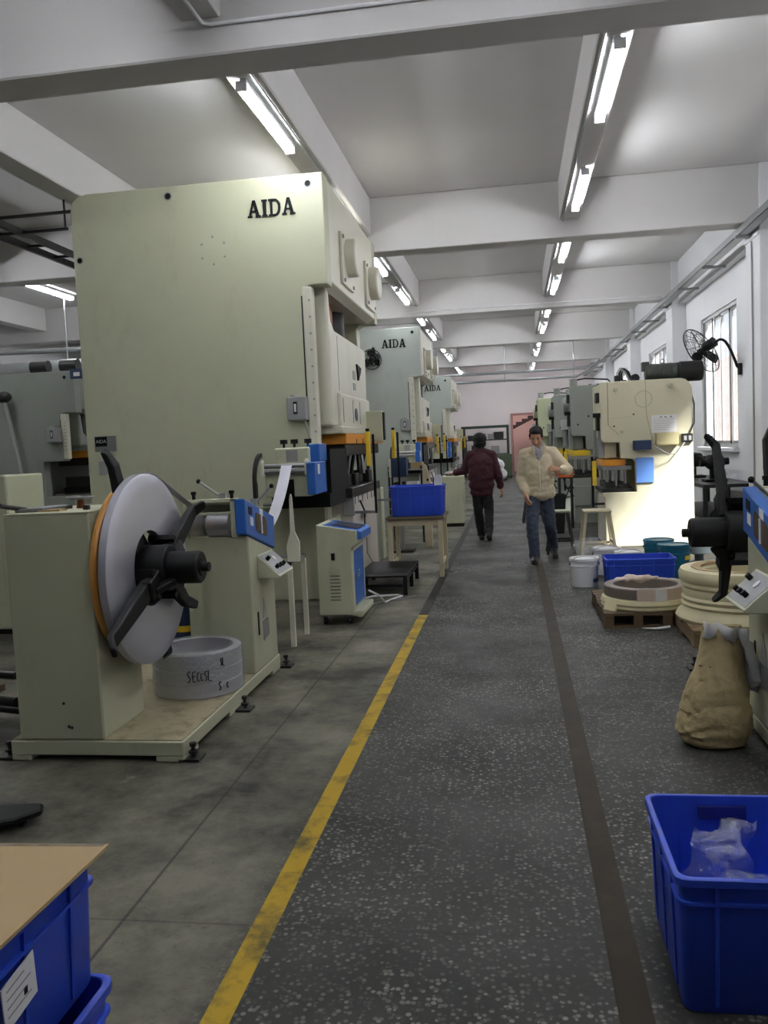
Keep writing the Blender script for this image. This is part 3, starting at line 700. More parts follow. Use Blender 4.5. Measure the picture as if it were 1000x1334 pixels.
# ================================================================ BIG STRAIGHT-SIDE PRESSES ALONG THE LEFT OF THE AISLE
def big_press(label, Xf, Y0, Y1, Zt, Zh, Xb, paint, front, letters=True, group='large presses along the left of the aisle', feeder=True, pal=ORANGE):
    t = thing('stamping_press', label, 'press', ((Xf + Xb) / 2, (Y0 + Y1) / 2, 0), group)
    W = Y1 - Y0; k = W / 3.16
    Y = lambda d: Y0 + d * k                      # offsets measured on the first press
    Zb = 0.97
    def plate(y0, y1, fx, nm):
        pts = [(Xb + 0.06, 0), (Xb, 0.3), (Xb, Zt - 0.16), (Xb + 0.03, Zt - 0.07), (Xb + 0.09, Zt - 0.02), (Xb + 0.18, Zt), (Xf, Zt), (Xf, Zh), (Xf - 0.20, Zh), (Xf - 0.25, Zh - 0.05),
               (Xf - 0.25, 1.52), (Xf - 0.6, 1.52), (Xf - 0.6, Zb), (fx, Zb), (fx, 0)]
        return MB().prism(pts, 'y', y0, y1).build(nm, paint, t, bevel=0.012, seg=2)
    sp = plate(Y0, Y(0.22), Xf - 0.12, 'side_frame')
    plate(Y(2.94), Y1, Xf - 0.02, 'side_frame')
    box(Xb + 0.05, Xf - 0.85, Y(0.22), Y(2.94), 0, Zt - 0.02).build('rear_body', paint, t)
    hd = MB().prism([(Xf - 0.85, Zt - 0.015), (Xf - 0.004, Zt - 0.015), (Xf - 0.004, Zh + 0.06), (Xf - 0.10, Zh), (Xf - 0.85, Zh + 0.05)], 'y', Y(0.22), Y(2.94)).build('crown', front, t, bevel=0.008)
    if not letters: Zs = Zh - 0.5
    # round access ports on the crown front
    zp = (Zh + Zt) / 2 - 0.14
    for d in (1.02, 2.55):
        f = box(Xf - 0.004, Xf + 0.03, Y(d - 0.31), Y(d + 0.31), zp - 0.27, zp + 0.28).build('port_flange', front, hd, bevel=0.006)
        MB().lathe([(0.205, 0.03), (0.205, 0.13), (0.19, 0.145), (0.0, 0.145)], (Xf, Y(d), zp + 0.05), 'x', 32).build('port_cap', front, hd, smooth=40)
        for a, b in ((-1, -1), (1, -1), (-1, 1), (1, 1)):
            MB().cyl((Xf + 0.03, Y(d + a * 0.25), zp + 0.005 + b * 0.23), (Xf + 0.045, Y(d + a * 0.25), zp + 0.005 + b * 0.23), 0.022, n=8).build('bolt', GALV, hd)
    # slide with its white shroud
    z1 = Zh - 0.40
    sl = MB().prism([(Y(0.23), Zh + 0.02), (Y(0.30), Zh - 0.03), (Y(0.36), z1 + 0.10), (Y(0.52), z1 + 0.02), (Y(2.40), z1), (Y(2.33), 1.75), (Y(0.23), 1.75)], 'x', Xf - 0.34, Xf - 0.06).build('slide_shroud', front, t, bevel=0.03, seg=3)
    z2 = 1.75 + (z1 - 1.75) * 0.36
    MB().prism([(Y(0.50), z2), (Y(2.33), z2), (Y(2.33), 1.75), (Y(0.50), 1.75)], 'x', Xf - 0.07, Xf - 0.025).build('shroud_lower_panel', front, sl, bevel=0.02, seg=2)
    for d in (0.62, 1.18, 1.62): box(Xf - 0.026, Xf - 0.022, Y(d), Y(d) + 0.012, 1.80, z2 - 0.05).build('panel_groove', DARK, sl)
    box(Xf - 0.062, Xf - 0.058, Y(0.62), Y(0.62) + 0.01, z2 + 0.03, z1 - 0.03).build('panel_groove', DARK, sl)
    for z, h in ((2.36, 0.10), (2.24, 0.08)):
        if z < z1: box(Xf - 0.061, Xf - 0.054, Y(1.45), Y(1.60), z - (2.9 - z1) * 0.3, z + h - (2.9 - z1) * 0.3).build('data_plate', GREYBOX, sl)
    zz = z2 + (z1 - z2) * 0.55
    MB().prism([(Y(1.68), zz + 0.05), (Y(1.95), zz + 0.02), (Y(1.90), zz - 0.04), (Y(1.75), zz - 0.14)], 'x', Xf - 0.07, Xf - 0.04).build('dark_opening', INK, sl)
    MB().lathe([(0.075, -0.03), (0.075, -0.018), (0.0, -0.018)], (Xf, Y(1.36), 1.90), 'x', 20).build('round_badge', NAVY, sl, smooth=40)
    # pistons, and a dark panel added for the shade around the slide
    for d, m in ((0.75, DARK), (1.25, COPPER), (1.95, DARK)):
        MB().cyl((Xf - 0.40, Y(d), z1 - 0.2), (Xf - 0.40, Y(d), Zh + 0.08), 0.17, n=20).build('plunger', m, t, smooth=40)
    box(Xf - 0.80, Xf - 0.60, Y(0.25), Y(2.9), 1.75, Zh + 0.06).build('shade_panel', DARK, t)
    # slide foot, die plate, die set, bolster and bed
    box(Xf - 0.50, Xf + 0.02, Y(0.30), Y(2.34), 1.675, 1.755).build('slide_foot', front, t, bevel=0.008)
    dp = box(Xf - 0.55, Xf + 0.03, Y(0.42), Y(2.95), 1.565, 1.675).build('upper_die_plate', pal, t, bevel=0.006)
    for d in (1.0, 1.4, 1.85, 2.2, 2.5): box(Xf + 0.028, Xf + 0.034, Y(d), Y(d) + 0.03, 1.565, 1.62).build('clamp_slot', DARK, dp)
    box(Xf - 0.60, Xf + 0.0, Y(0.50), Y(2.75), 1.44, 1.565).build('upper_die', DARK, t, bevel=0.01)
    rr = random.Random(3)
    for q in range(9):
        d = 0.6 + q * 0.25; MB().cyl((Xf - 0.10 - rr.random() * 0.1, Y(d), 1.2), (Xf - 0.12, Y(d), 1.45), 0.022, n=10).build('guide_pin', STEEL if q % 3 == 0 else DARK, t)
    ldx = MB()
    for q in range(8):
        d = 0.5 + q * 0.29; ldx.box(Xf - 0.5, Xf - 0.05 - rr.random() * 0.1, Y(d), Y(d + 0.22), 1.09, 1.17 + rr.random() * 0.09)
    ldx.build('lower_die', DARK, t, bevel=0.006)
    box(Xf - 0.62, Xf + 0.02, Y(0.66), Y(2.6), 0.985, 1.09).build('bolster', DARK, t, bevel=0.008)
    bed = box(Xf - 0.85, Xf, Y(0.78), Y(2.35), 0.0, 0.985).build('bed', PINKW, t, bevel=0.012)
    box(Xf - 0.85, Xf - 0.06, Y(2.35), Y(2.94), 0.0, 0.97).build('bed_side', GREYD, t)
    box(Xf - 0.85, Xf - 0.14, Y(0.22), Y(0.78), 0.0, 0.80).build('bed_side', paint, t)
    box(Xf - 0.11, Xf + 0.015, Y(0.74), Y(0.80), 0.78, 0.99).build('bed_clamp_block', GREYBOX, bed, bevel=0.006)
    for d in (0.9, 1.1, 1.35, 1.7, 2.0, 2.2): box(Xf, Xf + 0.004, Y(d), Y(d) + 0.02, 0.90, 0.985).build('bolt_slot', DARK, bed)
    box(Xf, Xf + 0.05, Y(1.2), Y(1.35), 0.72, 0.80).build('valve_block', STEEL, bed, bevel=0.006)
    MB().tube([(Xf + 0.03, Y(1.25), 0.78), (Xf + 0.06, Y(1.2), 0.55), (Xf + 0.04, Y(1.3), 0.3), (Xf + 0.10, Y(1.6), 0.06)], 0.008, 6).build('air_hose', GREYBOX, bed)
    MB().tube([(Xf + 0.03, Y(1.05), 0.93), (Xf + 0.07, Y(1.1), 0.8), (Xf + 0.05, Y(1.15), 0.6), (Xf + 0.02, Y(1.05), 0.45)], 0.010, 6).build('air_hose', RUBBER, bed)
    # light curtain posts
    for d, zt_ in ((0.66, 1.69), (2.66, 1.73)):
        p = box(Xf + 0.24, Xf + 0.265, Y(d) + 0.12, Y(d) + 0.145, 0.80, zt_ - 0.03).build('curtain_post', INK, t)
        box(Xf + 0.19, Xf + 0.235, Y(d) + 0.0, Y(d) + 0.05, zt_ - 0.37, zt_).build('light_curtain', YELLOW, p, bevel=0.006)
        box(Xf + 0.195, Xf + 0.23, Y(d), Y(d) + 0.045, zt_, zt_ + 0.03).build('curtain_cap', INK, p)
        box(Xf - 0.05, Xf + 0.26, Y(d) + 0.12, Y(d) + 0.14, 0.80, 0.83).build('post_bracket', GALV, p)
    # white guide rail down the throat
    rl = box(Xf - 0.26, Xf - 0.16, Y0 - 0.02, Y(0.10), 1.55, Zh - 0.01).build('guide_rail', PALE, t, bevel=0.015, seg=2)
    for q in range(9): MB().cyl((Xf - 0.19, Y0 - 0.02, 1.7 + q * (Zh - 1.85) / 8), (Xf - 0.19, Y0 - 0.024, 1.7 + q * (Zh - 1.85) / 8), 0.012, n=6).build('screw', GALV, rl)
    box(Xf - 0.275, Xf - 0.26, Y0 - 0.004, Y0 + 0.02, 1.8, Zh - 0.1).build('rail_gap', DARK, rl)
    # pendant control box on an arm
    pb = box(Xf + 0.02, Xf + 0.22, Y(1.75), Y(1.75) + 0.12, 1.58, 1.95).build('pendant_box', CREAM, t, bevel=0.008)
    box(Xf + 0.22, Xf + 0.235, Y(1.75) + 0.01, Y(1.75) + 0.11, 1.6, 1.93).build('button_panel', INK, pb)
    MB().tube([(Xf - 0.05, Y(2.34), 1.80), (Xf + 0.1, Y(1.9), 1.75), (Xf + 0.1, Y(1.82), 1.7)], 0.02, 8).build('pendant_arm', GALV, pb)
    # side plate fittings
    jb = box(Xf - 0.45, Xf - 0.25, Y0 - 0.13, Y0, 1.82, 2.05).build('junction_box', GREYBOX, sp, bevel=0.01)
    box(Xf - 0.38, Xf - 0.34, Y0 - 0.135, Y0 - 0.13, 1.88, 2.0).build('hour_counter', INK, jb)
    box(Xf - 0.371, Xf - 0.349, Y0 - 0.137, Y0 - 0.135, 1.90, 1.98).build('counter_scale', PAPER, jb)
    MB().lathe([(0.035, 2.05), (0.035, 2.075), (0.0, 2.08)], (Xf - 0.38, Y0 - 0.07, 0), 'z', 16).build('gland', STEEL, jb)
    MB().tube([(Xf - 0.30, Y0 - 0.03, 1.82), (Xf - 0.26, Y0 - 0.03, 1.7), (Xf - 0.25, Y0 - 0.03, 1.56)], 0.010, 6).build('cable', GREYBOX, jb)
    for x, z, r in ((Xf - 0.15, Zt - 0.10, 0.038), (Xf - 1.59, Zt - 0.10, 0.04), (Xb + 0.07, Zt - 0.66, 0.035)):
        if x > Xb: MB().lathe([(r, -0.004), (r, 0.004), (r * 0.75, 0.004), (r * 0.75, -0.006)], (x, Y0, z), 'y', 20, closed=True).build('hole_rim', GALV, sp); MB().cyl((x, Y0 - 0.002, z), (x, Y0 + 0.003, z), r * 0.8, n=20).build('lifting_hole', INK, sp)
    for q in range(6):
        a = PI / 2 + q * PI / 3; MB().cyl((Xf - 1.15 + 0.135 * math.cos(a), Y0 - 0.006, Zt - 0.67 + 0.135 * math.sin(a)), (Xf - 1.15 + 0.135 * math.cos(a), Y0 + 0.002, Zt - 0.67 + 0.135 * math.sin(a)), 0.012, n=8).build('bolt', GALV, sp)
    if letters:
        slab_letters('AIDA', Xf - 0.77, Zt - 0.385, 0.485, 0.165, Y0 - 0.001).build('lettering', INK, sp)
    return t, sp
P1, sp1 = big_press('very large cream stamping press with black AIDA lettering, nearest of the row', -1.75, 8.39, 11.55, 4.225, 3.145, -4.40, CREAM, PALE)
# name plates low on the first press
pn = box(-4.31, -4.07, 8.382, 8.39, 1.60, 1.76).build('name_plate', GALV, sp1)
box(-4.30, -4.17, 8.379, 8.382, 1.655, 1.755).build('name_badge', INK, pn)
text_mb('AIDA', 0.05, lambda u, v, w: (-4.235 + u, 8.3785 - w * 0.3, 1.705 + v), 0.0006).build('plate_lettering', PAPER, pn)
box(-4.28, -4.17, 8.384, 8.39, 1.36, 1.50).build('instruction_plate', GREYBOX, sp1)
box(-2.6, -1.88, 8.30, 8.39, 0.94, 0.965).build('side_ledge', OLIVE, sp1, bevel=0.004)
box(-3.3, -1.88, 8.36, 8.39, 0.0, 0.94).build('lower_side_plate', OLIVE, sp1, bevel=0.01)
big_press('grey-green stamping press with AIDA lettering, second of the row', -1.75, 17.07, 19.86, 3.86, 2.88, -4.2, GREYP, PALE)
big_press('grey stamping press with AIDA lettering, farthest of the row', -1.75, 25.27, 28.4, 3.47, 2.55, -4.2, GREYP, PALE)
bgp, sbg = big_press('dull grey-green press half hidden behind the nearest press at the left edge', -6.70, 12.5, 15.3, 2.92, 2.27, -9.6, GREYD, GREYD, letters=False, group='presses in the left background')
for x in (-7.35, -6.85):
    mm = MB(); mm.cyl((x - 0.14, 12.7, 3.02), (x + 0.14, 12.7, 3.02), 0.10, n=14); mm.box(x - 0.1, x + 0.1, 12.62, 12.78, 2.92, 2.98); mm.build('top_motor', DARK, bgp, smooth=40)
sg = box(-6.72, -6.5, 12.44, 12.47, 2.78, 2.93).build('banner_sign', NAVY, bgp)
box(-6.66, -6.56, 12.435, 12.44, 2.82, 2.88).build('banner_mark', PAPER, sg)
br = thing('dark_mop', 'dark round pad on a grey pole leaning against the left background press', 'mop', (-7.55, 12.3, 0))
MB().ball((-7.78, 12.33, 2.55), (0.13, 0.07, 0.09), 14, 8).build('pad', DARK, br, smooth=60)
MB().tube([(-7.78, 12.33, 2.5), (-7.6, 12.3, 1.6), (-7.45, 12.25, 0.6), (-7.4, 12.2, 0.01)], 0.03, 8).build('pole', GREYBOX, br, smooth=60)

# ================================================================ STRIP FEEDERS
def feeder(label, Xf, Y0):
    t = thing('roll_feeder', label, 'feeder', (Xf - 0.3, Y0 - 0.4, 0), 'roll feeders on the presses')
    y0 = Y0 - 0.83
    bd = box(Xf - 0.50, Xf - 0.08, y0, Y0 - 0.02, 1.10, 1.36).build('feeder_body', CREAM, t, bevel=0.01)
    box(Xf - 0.42, Xf - 0.10, y0 + 0.08, Y0 - 0.05, 1.36, 1.55).build('roll_housing', CREAM, t, bevel=0.012)
    box(Xf - 0.31, Xf - 0.20, y0 + 0.075, y0 + 0.08, 1.42, 1.53).build('scale_plate', GREYBOX, bd)
    box(Xf - 0.33, Xf - 0.23, y0 - 0.004, y0 + 0.01, 1.10, 1.26).build('dark_recess', INK, bd)
    for x in (-0.36, -0.26, -0.13):
        m = MB(); m.cyl((Xf + x, y0 + 0.2, 1.55), (Xf + x, y0 + 0.2, 1.60), 0.012, n=8); m.cyl((Xf + x, y0 + 0.2, 1.585), (Xf + x, y0 + 0.2, 1.625), 0.035, n=10); m.build('clamp_knob', INK, t)
    for z, r in ((1.385, 0.022), (1.335, 0.022)):
        MB().cyl((Xf - 0.52, y0 - 0.03, z), (Xf - 0.08, y0 - 0.03, z), r, n=14).build('guide_roller', STEEL, t, smooth=40)
    for x in (-0.52, -0.11):
        MB().prism([(y0 - 0.07, 1.30), (y0 + 0.02, 1.30), (y0 + 0.02, 1.42), (y0 - 0.03, 1.45), (y0 - 0.07, 1.42)], 'x', Xf + x, Xf + x + 0.03).build('roller_bracket', PALE, t, bevel=0.006)
    # curved strip guide
    ar = []; ai = []
    for q in range(11):
        a = PI / 2 + q * PI / 20 * 1.0
        ar.append((y0 + 0.05 + 0.25 * math.cos(a), 1.25 + 0.26 * math.sin(a))); ai.append((y0 + 0.05 + 0.21 * math.cos(a), 1.25 + 0.22 * math.sin(a)))
    g = MB()
    for q in range(10): g.prism([ar[q], ar[q + 1], ai[q + 1], ai[q]], 'x', Xf - 0.56, Xf - 0.53)
    g.box(Xf - 0.56, Xf - 0.53, y0 - 0.20, y0 - 0.14, 1.05, 1.25)
    g.build('arched_guide', DARK, t)
    c1 = box(Xf - 0.08, Xf + 0.0, y0 - 0.12, y0 + 0.33, 1.12, 1.41).build('motor_cover', BLUEP, t, bevel=0.008)
    box(Xf - 0.12, Xf - 0.01, y0 + 0.15, y0 + 0.45, 1.41, 1.575).build('gear_cover', BLUEP, t, bevel=0.008)
    box(Xf + 0.0, Xf + 0.004, y0 - 0.02, y0 + 0.06, 1.30, 1.39).build('label_sticker', PAPER, c1)
    box(Xf - 0.55, Xf + 0.02, y0 + 0.36, Y0 + 0.3, 0.97, 1.10).build('mounting_bracket', INK, t)  # black bracket whose block also fills the dark opening in the press side
    box(Xf - 0.02, Xf + 0.02, y0 + 0.45, Y0 + 0.45, 1.10, 1.52).build('shade_infill', INK, t)  # black panel added to stand in for the dark die space
    MB().tube([(Xf - 0.75, Y0 - 0.10, 0.99), (Xf - 0.1, Y0 - 0.10, 0.99)], 0.018, 8).build('support_bar', GALV, t)
    return t
feeder('cream strip feeder with blue covers mounted on the nearest big press', -1.75, 8.39)
feeder('cream strip feeder with blue covers mounted on the second big press', -1.75, 17.07)
feeder('strip feeder with blue covers mounted on the farthest big press', -1.75, 25.27)
# steel strip sagging between straightener and feeder
def ribbon(pts, w, th):
    m = MB(); vs = []
    for i, p in enumerate(pts):
        p = Vector(p); d = (Vector(pts[min(i + 1, len(pts) - 1)]) - Vector(pts[max(i - 1, 0)])).normalized(); n = Vector((1, 0, 0)).cross(d).normalized()
        for sx, sn in ((-1, -1), (1, -1), (1, 1), (-1, 1)): vs.append(p + Vector((sx * w / 2, 0, 0)) + n * sn * th / 2)
    fs = [(0, 1, 2, 3), tuple(len(vs) - 4 + j for j in (3, 2, 1, 0))]
    for i in range(len(pts) - 1):
        for j in range(4): fs.append((i * 4 + j, i * 4 + (j + 1) % 4, i * 4 + 4 + (j + 1) % 4, i * 4 + 4 + j))
    return m.add(vs, fs)
sp_ = []
for q in range(25):
    s = q / 24; y = 5.70 + 1.78 * s
    z = (1 - s) * (1.0 if s < 1 else 0) + 0
    a = 1.02 * (1 - s) + 1.39 * s - 1.25 * s * (1 - s) * (1.0 + 0.25 * s)
    sp_.append((-2.02, y, a))
tag(ribbon(sp_, 0.10, 0.002).build('steel_strip', COILM, smooth=60), 'narrow bright steel strip sagging from the straightener up to the feeder', 'strip')
sp2 = [(-2.02, y, z) for y, z in ((7.48, 1.39), (7.55, 1.362), (7.6, 1.361), (8.6, 1.361), (9.4, 1.25))]
# loop guide stand with two white paddles
lg = thing('strip_loop_stand', 'slim steel stand with white paddle-shaped side guides beside the cart', 'stand', (-1.85, 6.55, 0))
for x, y in ((-1.735, 6.36), (-1.735, 6.79), (-2.2, 6.36), (-2.2, 6.79)): box(x - 0.018, x + 0.018, y - 0.018, y + 0.018, 0, 0.66).build('leg', PALE, lg)
fr = MB(); fr.box(-2.22, -1.715, 6.33, 6.36, 0.64, 0.665); fr.box(-2.22, -1.715, 6.78, 6.81, 0.64, 0.665); fr.box(-1.755, -1.715, 6.33, 6.81, 0.64, 0.665); fr.box(-2.22, -2.18, 6.33, 6.81, 0.64, 0.665); fr.build('top_frame', GALV, lg)
for x in (-1.70, -2.18):
    pts = [(6.25, 0.665), (6.47, 0.665), (6.475, 0.82), (6.40, 0.90), (6.385, 1.15), (6.37, 1.19), (6.35, 1.19), (6.33, 1.15), (6.32, 0.90), (6.24, 0.78)]
    MB().prism([(x + (y - 6.36) * 0.9 * 0.5, z) for y, z in pts], 'y', 6.355, 6.375).build('paddle', PALE, lg, bevel=0.004)
# wheeled control cart
ct = thing('control_cart', 'cream wheeled control cabinet with blue door and blue sloping top, beside the aisle', 'cabinet', (-1.53, 7.4, 0))
bd = MB().prism([(-1.70, 0.085), (-1.40, 0.085), (-1.40, 0.665), (-1.345, 0.70), (-1.345, 0.815), (-1.70, 0.875)], 'y', 7.13, 7.68).build('body', CREAM, ct, bevel=0.006)
tp = MB().prism([(-1.645, 0.868), (-1.345, 0.817), (-1.31, 0.80), (-1.31, 0.735), (-1.345, 0.735), (-1.345, 0.80), (-1.645, 0.85)], 'y', 7.15, 7.66).build('sloping_top', BLUEP, ct, bevel=0.003)
MB().prism([(-1.58, 0.862), (-1.36, 0.8235), (-1.36, 0.8265), (-1.58, 0.865)], 'y', 7.24, 7.56).build('display', mat('dark_navy_screen', (20, 24, 48), 0.3), tp)
dr = box(-1.40, -1.39, 7.17, 7.65, 0.15, 0.64).build('door', BLUEP, ct, bevel=0.004)
fm = MB(); fm.box(-1.401, -1.386, 7.15, 7.17, 0.13, 0.66); fm.box(-1.401, -1.386, 7.65, 7.67, 0.13, 0.66); fm.box(-1.401, -1.386, 7.15, 7.67, 0.64, 0.66); fm.build('door_edge', PALE, dr)
box(-1.39, -1.375, 7.24, 7.27, 0.37, 0.43).build('door_handle', STEEL, dr)
for y, z, w in ((7.40, 0.43, 0.05), (7.42, 0.40, 0.04), (7.38, 0.385, 0.03)): box(-1.39, -1.388, y, y + w, z, z + 0.012).build('door_print', PAPER, dr)
MB().prism([(-1.41, 0.12), (-1.33, 0.125), (-1.32, 0.118), (-1.32, 0.075), (-1.345, 0.065), (-1.41, 0.085)], 'y', 7.12, 7.69).build('foot_shelf', CREAM, ct, bevel=0.004)
box(-1.575, -1.545, 7.126, 7.132, 0.565, 0.625).build('power_switch', INK, bd)
hd_ = MB().tube([(-1.60, 7.13, 0.50), (-1.60, 7.105, 0.485), (-1.50, 7.105, 0.485), (-1.50, 7.13, 0.50)], 0.006, 6).build('side_handle', CREAM, bd)
for k in range(8): box(-1.595, -1.505, 7.1265, 7.131, 0.215 + k * 0.03, 0.221 + k * 0.03).build('vent_louvre', DARK, bd)
for x in (-1.66, -1.44):
    for y in (7.19, 7.62):
        w = MB().cyl((x - 0.014, y, 0.036), (x + 0.014, y, 0.036), 0.036, n=16).build('caster_wheel', RUBBER, ct, smooth=40)
        box(x - 0.022, x + 0.022, y - 0.02, y + 0.02, 0.06, 0.086).build('caster_fork', GALV, w)
# step platform, loose cable
stp = thing('step_platform', 'low black steel step platform in front of the nearest press', 'step', (-1.38, 9.1, 0))
box(-1.65, -1.11, 8.52, 9.62, 0.185, 0.205).build('tread', BLACK, stp, bevel=0.004)
for x in (-1.63, -1.13):
    for y in (8.55, 9.07, 9.59): box(x - 0.02, x + 0.02, y - 0.02, y + 0.02, 0, 0.185).build('leg', BLACK, stp)
for y in (8.55, 9.59): box(-1.63, -1.13, y - 0.012, y + 0.012, 0.08, 0.11).build('crossbar', BLACK, stp)
for x in (-1.63, -1.13): box(x - 0.012, x + 0.012, 8.55, 9.59, 0.14, 0.165).build('side_rail', BLACK, stp)
def loose(label, pts, r, m):
    tag(MB().tube(pts, r, 6).build('loose_cable', m, smooth=60), label, 'cable')
loose('white cable looping over the floor under the black step platform', [(-1.36, 7.7, 0.2), (-1.30, 7.95, 0.1), (-1.28, 8.1, 0.012), (-1.2, 8.35, 0.012), (-1.15, 8.42, 0.012), (-1.2, 8.5, 0.012), (-1.45, 8.45, 0.012), (-1.6, 8.2, 0.012)], 0.009, PLASTW)
loose('grey cable lying along the floor from the cart to the step', [(-1.5, 7.75, 0.01), (-1.36, 8.05, 0.01), (-1.2, 8.25, 0.01), (-1.12, 8.3, 0.01), (-1.02, 8.42, 0.01)], 0.008, GREYBOX)
loose('thin wire curling on the floor beside the wooden table leg', [(-0.9, 9.95, 0.006), (-0.75, 9.9, 0.006), (-0.70, 10.0, 0.006), (-0.78, 10.1, 0.006), (-0.95, 10.1, 0.006)], 0.005, GREYBOX)
# ================================================================ BLUE TOTES
def tote(label, x0, x1, y0, y1, z0, h, group='blue plastic totes', ribs=(4, 3), dip=None):
    cx, cy = (x0 + x1) / 2, (y0 + y1) / 2
    t = thing('plastic_tote', label, 'tote', (cx, cy, z0), group)
    n = 3; L = (n + 1) * 4
    loops = [(0.026, 0.0), (0.022, 0.006), (0.012, h - 0.002), (0.016, h - 0.002), (0.027, 0.010), (0.034, 0.008)]
    vs = []
    for ins, z in loops: vs += [(p[0], p[1], z0 + z) for p in rrect(x0 + ins, x1 - ins, y0 + ins, y1 - ins, 0.03, n)]
    fs = [tuple(range(L)), tuple(range(len(vs) - 1, len(vs) - L - 1, -1))]
    for i in range(len(loops) - 1):
        for j in range(L): fs.append((i * L + j, i * L + (j + 1) % L, (i + 1) * L + (j + 1) % L, (i + 1) * L + j))
    sh = MB().add(vs, fs).build('shell', TOTE, t, smooth=50)
    rm = MB(); vs = []
    lp = [(0.012, h - 0.022), (0.0, h - 0.022), (0.0, h - 0.003), (0.003, h), (0.014, h), (0.016, h - 0.004)]
    for ins, z in lp: vs += [(p[0], p[1], z0 + z) for p in rrect(x0 + ins, x1 - ins, y0 + ins, y1 - ins, 0.034, n)]
    fs = []
    for i in range(len(lp)):
        for j in range(L): fs.append((i * L + j, i * L + (j + 1) % L, ((i + 1) % len(lp)) * L + (j + 1) % L, ((i + 1) % len(lp)) * L + j))
    rm.add(vs, fs).build('rim', TOTE, t, smooth=40)
    # moulded belt under the rim and upright ribs, each tapering with the wall
    bt = MB(); zb = z0 + h - 0.075
    vs = []; lp = [(0.016, zb), (0.006, zb), (0.006, zb + 0.008), (0.016, zb + 0.008)]
    for ins, z in lp: vs += [(p[0], p[1], z) for p in rrect(x0 + ins, x1 - ins, y0 + ins, y1 - ins, 0.03, n)]
    bt.add(vs, [(i * L + j, i * L + (j + 1) % L, ((i + 1) % 4) * L + (j + 1) % L, ((i + 1) % 4) * L + j) for i in range(4) for j in range(L)])
    bt.build('belt', TOTE, t, smooth=40)
    ins0 = 0.026
    def rib(p_top, p_bot, ax):
        m = MB(); w = 0.005
        (xt, yt), (xb, yb) = p_top, p_bot
        if ax == 'x': vs = [(xb - w, yb, z0 + 0.02), (xb + w, yb, z0 + 0.02), (xt + w, yt, z0 + h - 0.02), (xt - w, yt, z0 + h - 0.02)]; o = Vector((0, 1 if yb < cy else -1, 0)) * 0.012
        else: vs = [(xb, yb - w, z0 + 0.02), (xb, yb + w, z0 + 0.02), (xt, yt + w, z0 + h - 0.02), (xt, yt - w, z0 + h - 0.02)]; o = Vector((1 if xb < cx else -1, 0, 0)) * 0.012
        vs = [Vector(v) for v in vs]; vs += [v + o for v in vs]
        m.add(vs, [(0, 1, 2, 3), (7, 6, 5, 4), (0, 4, 5, 1), (1, 5, 6, 2), (2, 6, 7, 3), (3, 7, 4, 0)]); m.build('rib', TOTE, t)
    for k in range(ribs[0]):
        x = x0 + (x1 - x0) * (k + 0.7) / (ribs[0] + 0.4)
        rib((x, y0 + 0.004), (x, y0 + 0.018), 'x'); rib((x, y1 - 0.004), (x, y1 - 0.018), 'x')
    for k in range(ribs[1]):
        y = y0 + (y1 - y0) * (k + 0.7) / (ribs[1] + 0.4)
        rib((x0 + 0.004, y), (x0 + 0.018, y), 'y'); rib((x1 - 0.004, y), (x1 - 0.018, y), 'y')
    if dip:      # hand hold as a block, recess shade put in as darker blue
        box(dip[0], dip[1], y1 - 0.03, y1 - 0.006, z0 + h - 0.07, z0 + h - 0.03).build('hand_hold', mat('recess_shade_blue', (20, 30, 120), 0.5), t)
    return t
tote('blue plastic tote holding clear bags on the floor at the lower right corner', 0.375, 1.03, 2.20, 2.745, 0, 0.375, dip=(0.54, 0.68))
tote('lower blue tote of the stack in the lower left corner', -1.66, -0.965, 1.17, 1.80, 0, 0.31)
tote('upper blue tote of the lower left stack, topped with cardboard', -1.64, -0.985, 1.19, 1.80, 0.312, 0.31)
tote('blue tote standing on the worn wooden table', -1.43, -0.80, 9.70, 10.15, 0.708, 0.345)
tote('blue tote on the floor between white pails and pallet', 0.87, 1.555, 8.63, 9.05, 0, 0.30, ribs=(5, 3))
tag(MB().prism([(-1.66, 1.19), (-0.975, 1.17), (-0.955, 1.79), (-1.66, 1.765)], 'z', 0.624, 0.632).build('cardboard_sheet', CARD), 'flat brown cardboard sheet lying over the upper left tote', 'cardboard')
tl = thing('packing_tape_strip', 'strip of shiny clear tape along the edge of the cardboard sheet', 'tape', (-1.1, 1.75, 0.632))
MB().prism([(-1.3, 1.757), (-0.965, 1.775), (-0.960, 1.788), (-1.3, 1.77)], 'z', 0.632, 0.6335).build('film', clear('shiny_tape', (230, 228, 220), 0.15, 0.05, 0.3), tl)
lb = thing('paper_label', 'white printed paper label on the side of the upper left tote', 'label', (-0.98, 1.45, 0.5))
MB().prism([(1.40, 0.445), (1.51, 0.46), (1.505, 0.55), (1.395, 0.535)], 'x', -0.9845, -0.982).build('sheet', PAPER, lb)
for k in range(4): MB().prism([(1.41, 0.52 - k * 0.017), (1.41 + 0.06 + 0.02 * (k % 2), 0.527 - k * 0.017), (1.41 + 0.06 + 0.02 * (k % 2), 0.530 - k * 0.017), (1.41, 0.523 - k * 0.017)], 'x', -0.982, -0.9815).build('print_line', GREYBOX, lb)
box(-0.982, -0.9815, 1.465, 1.477, 0.48, 0.495).build('print_block', INK, lb)
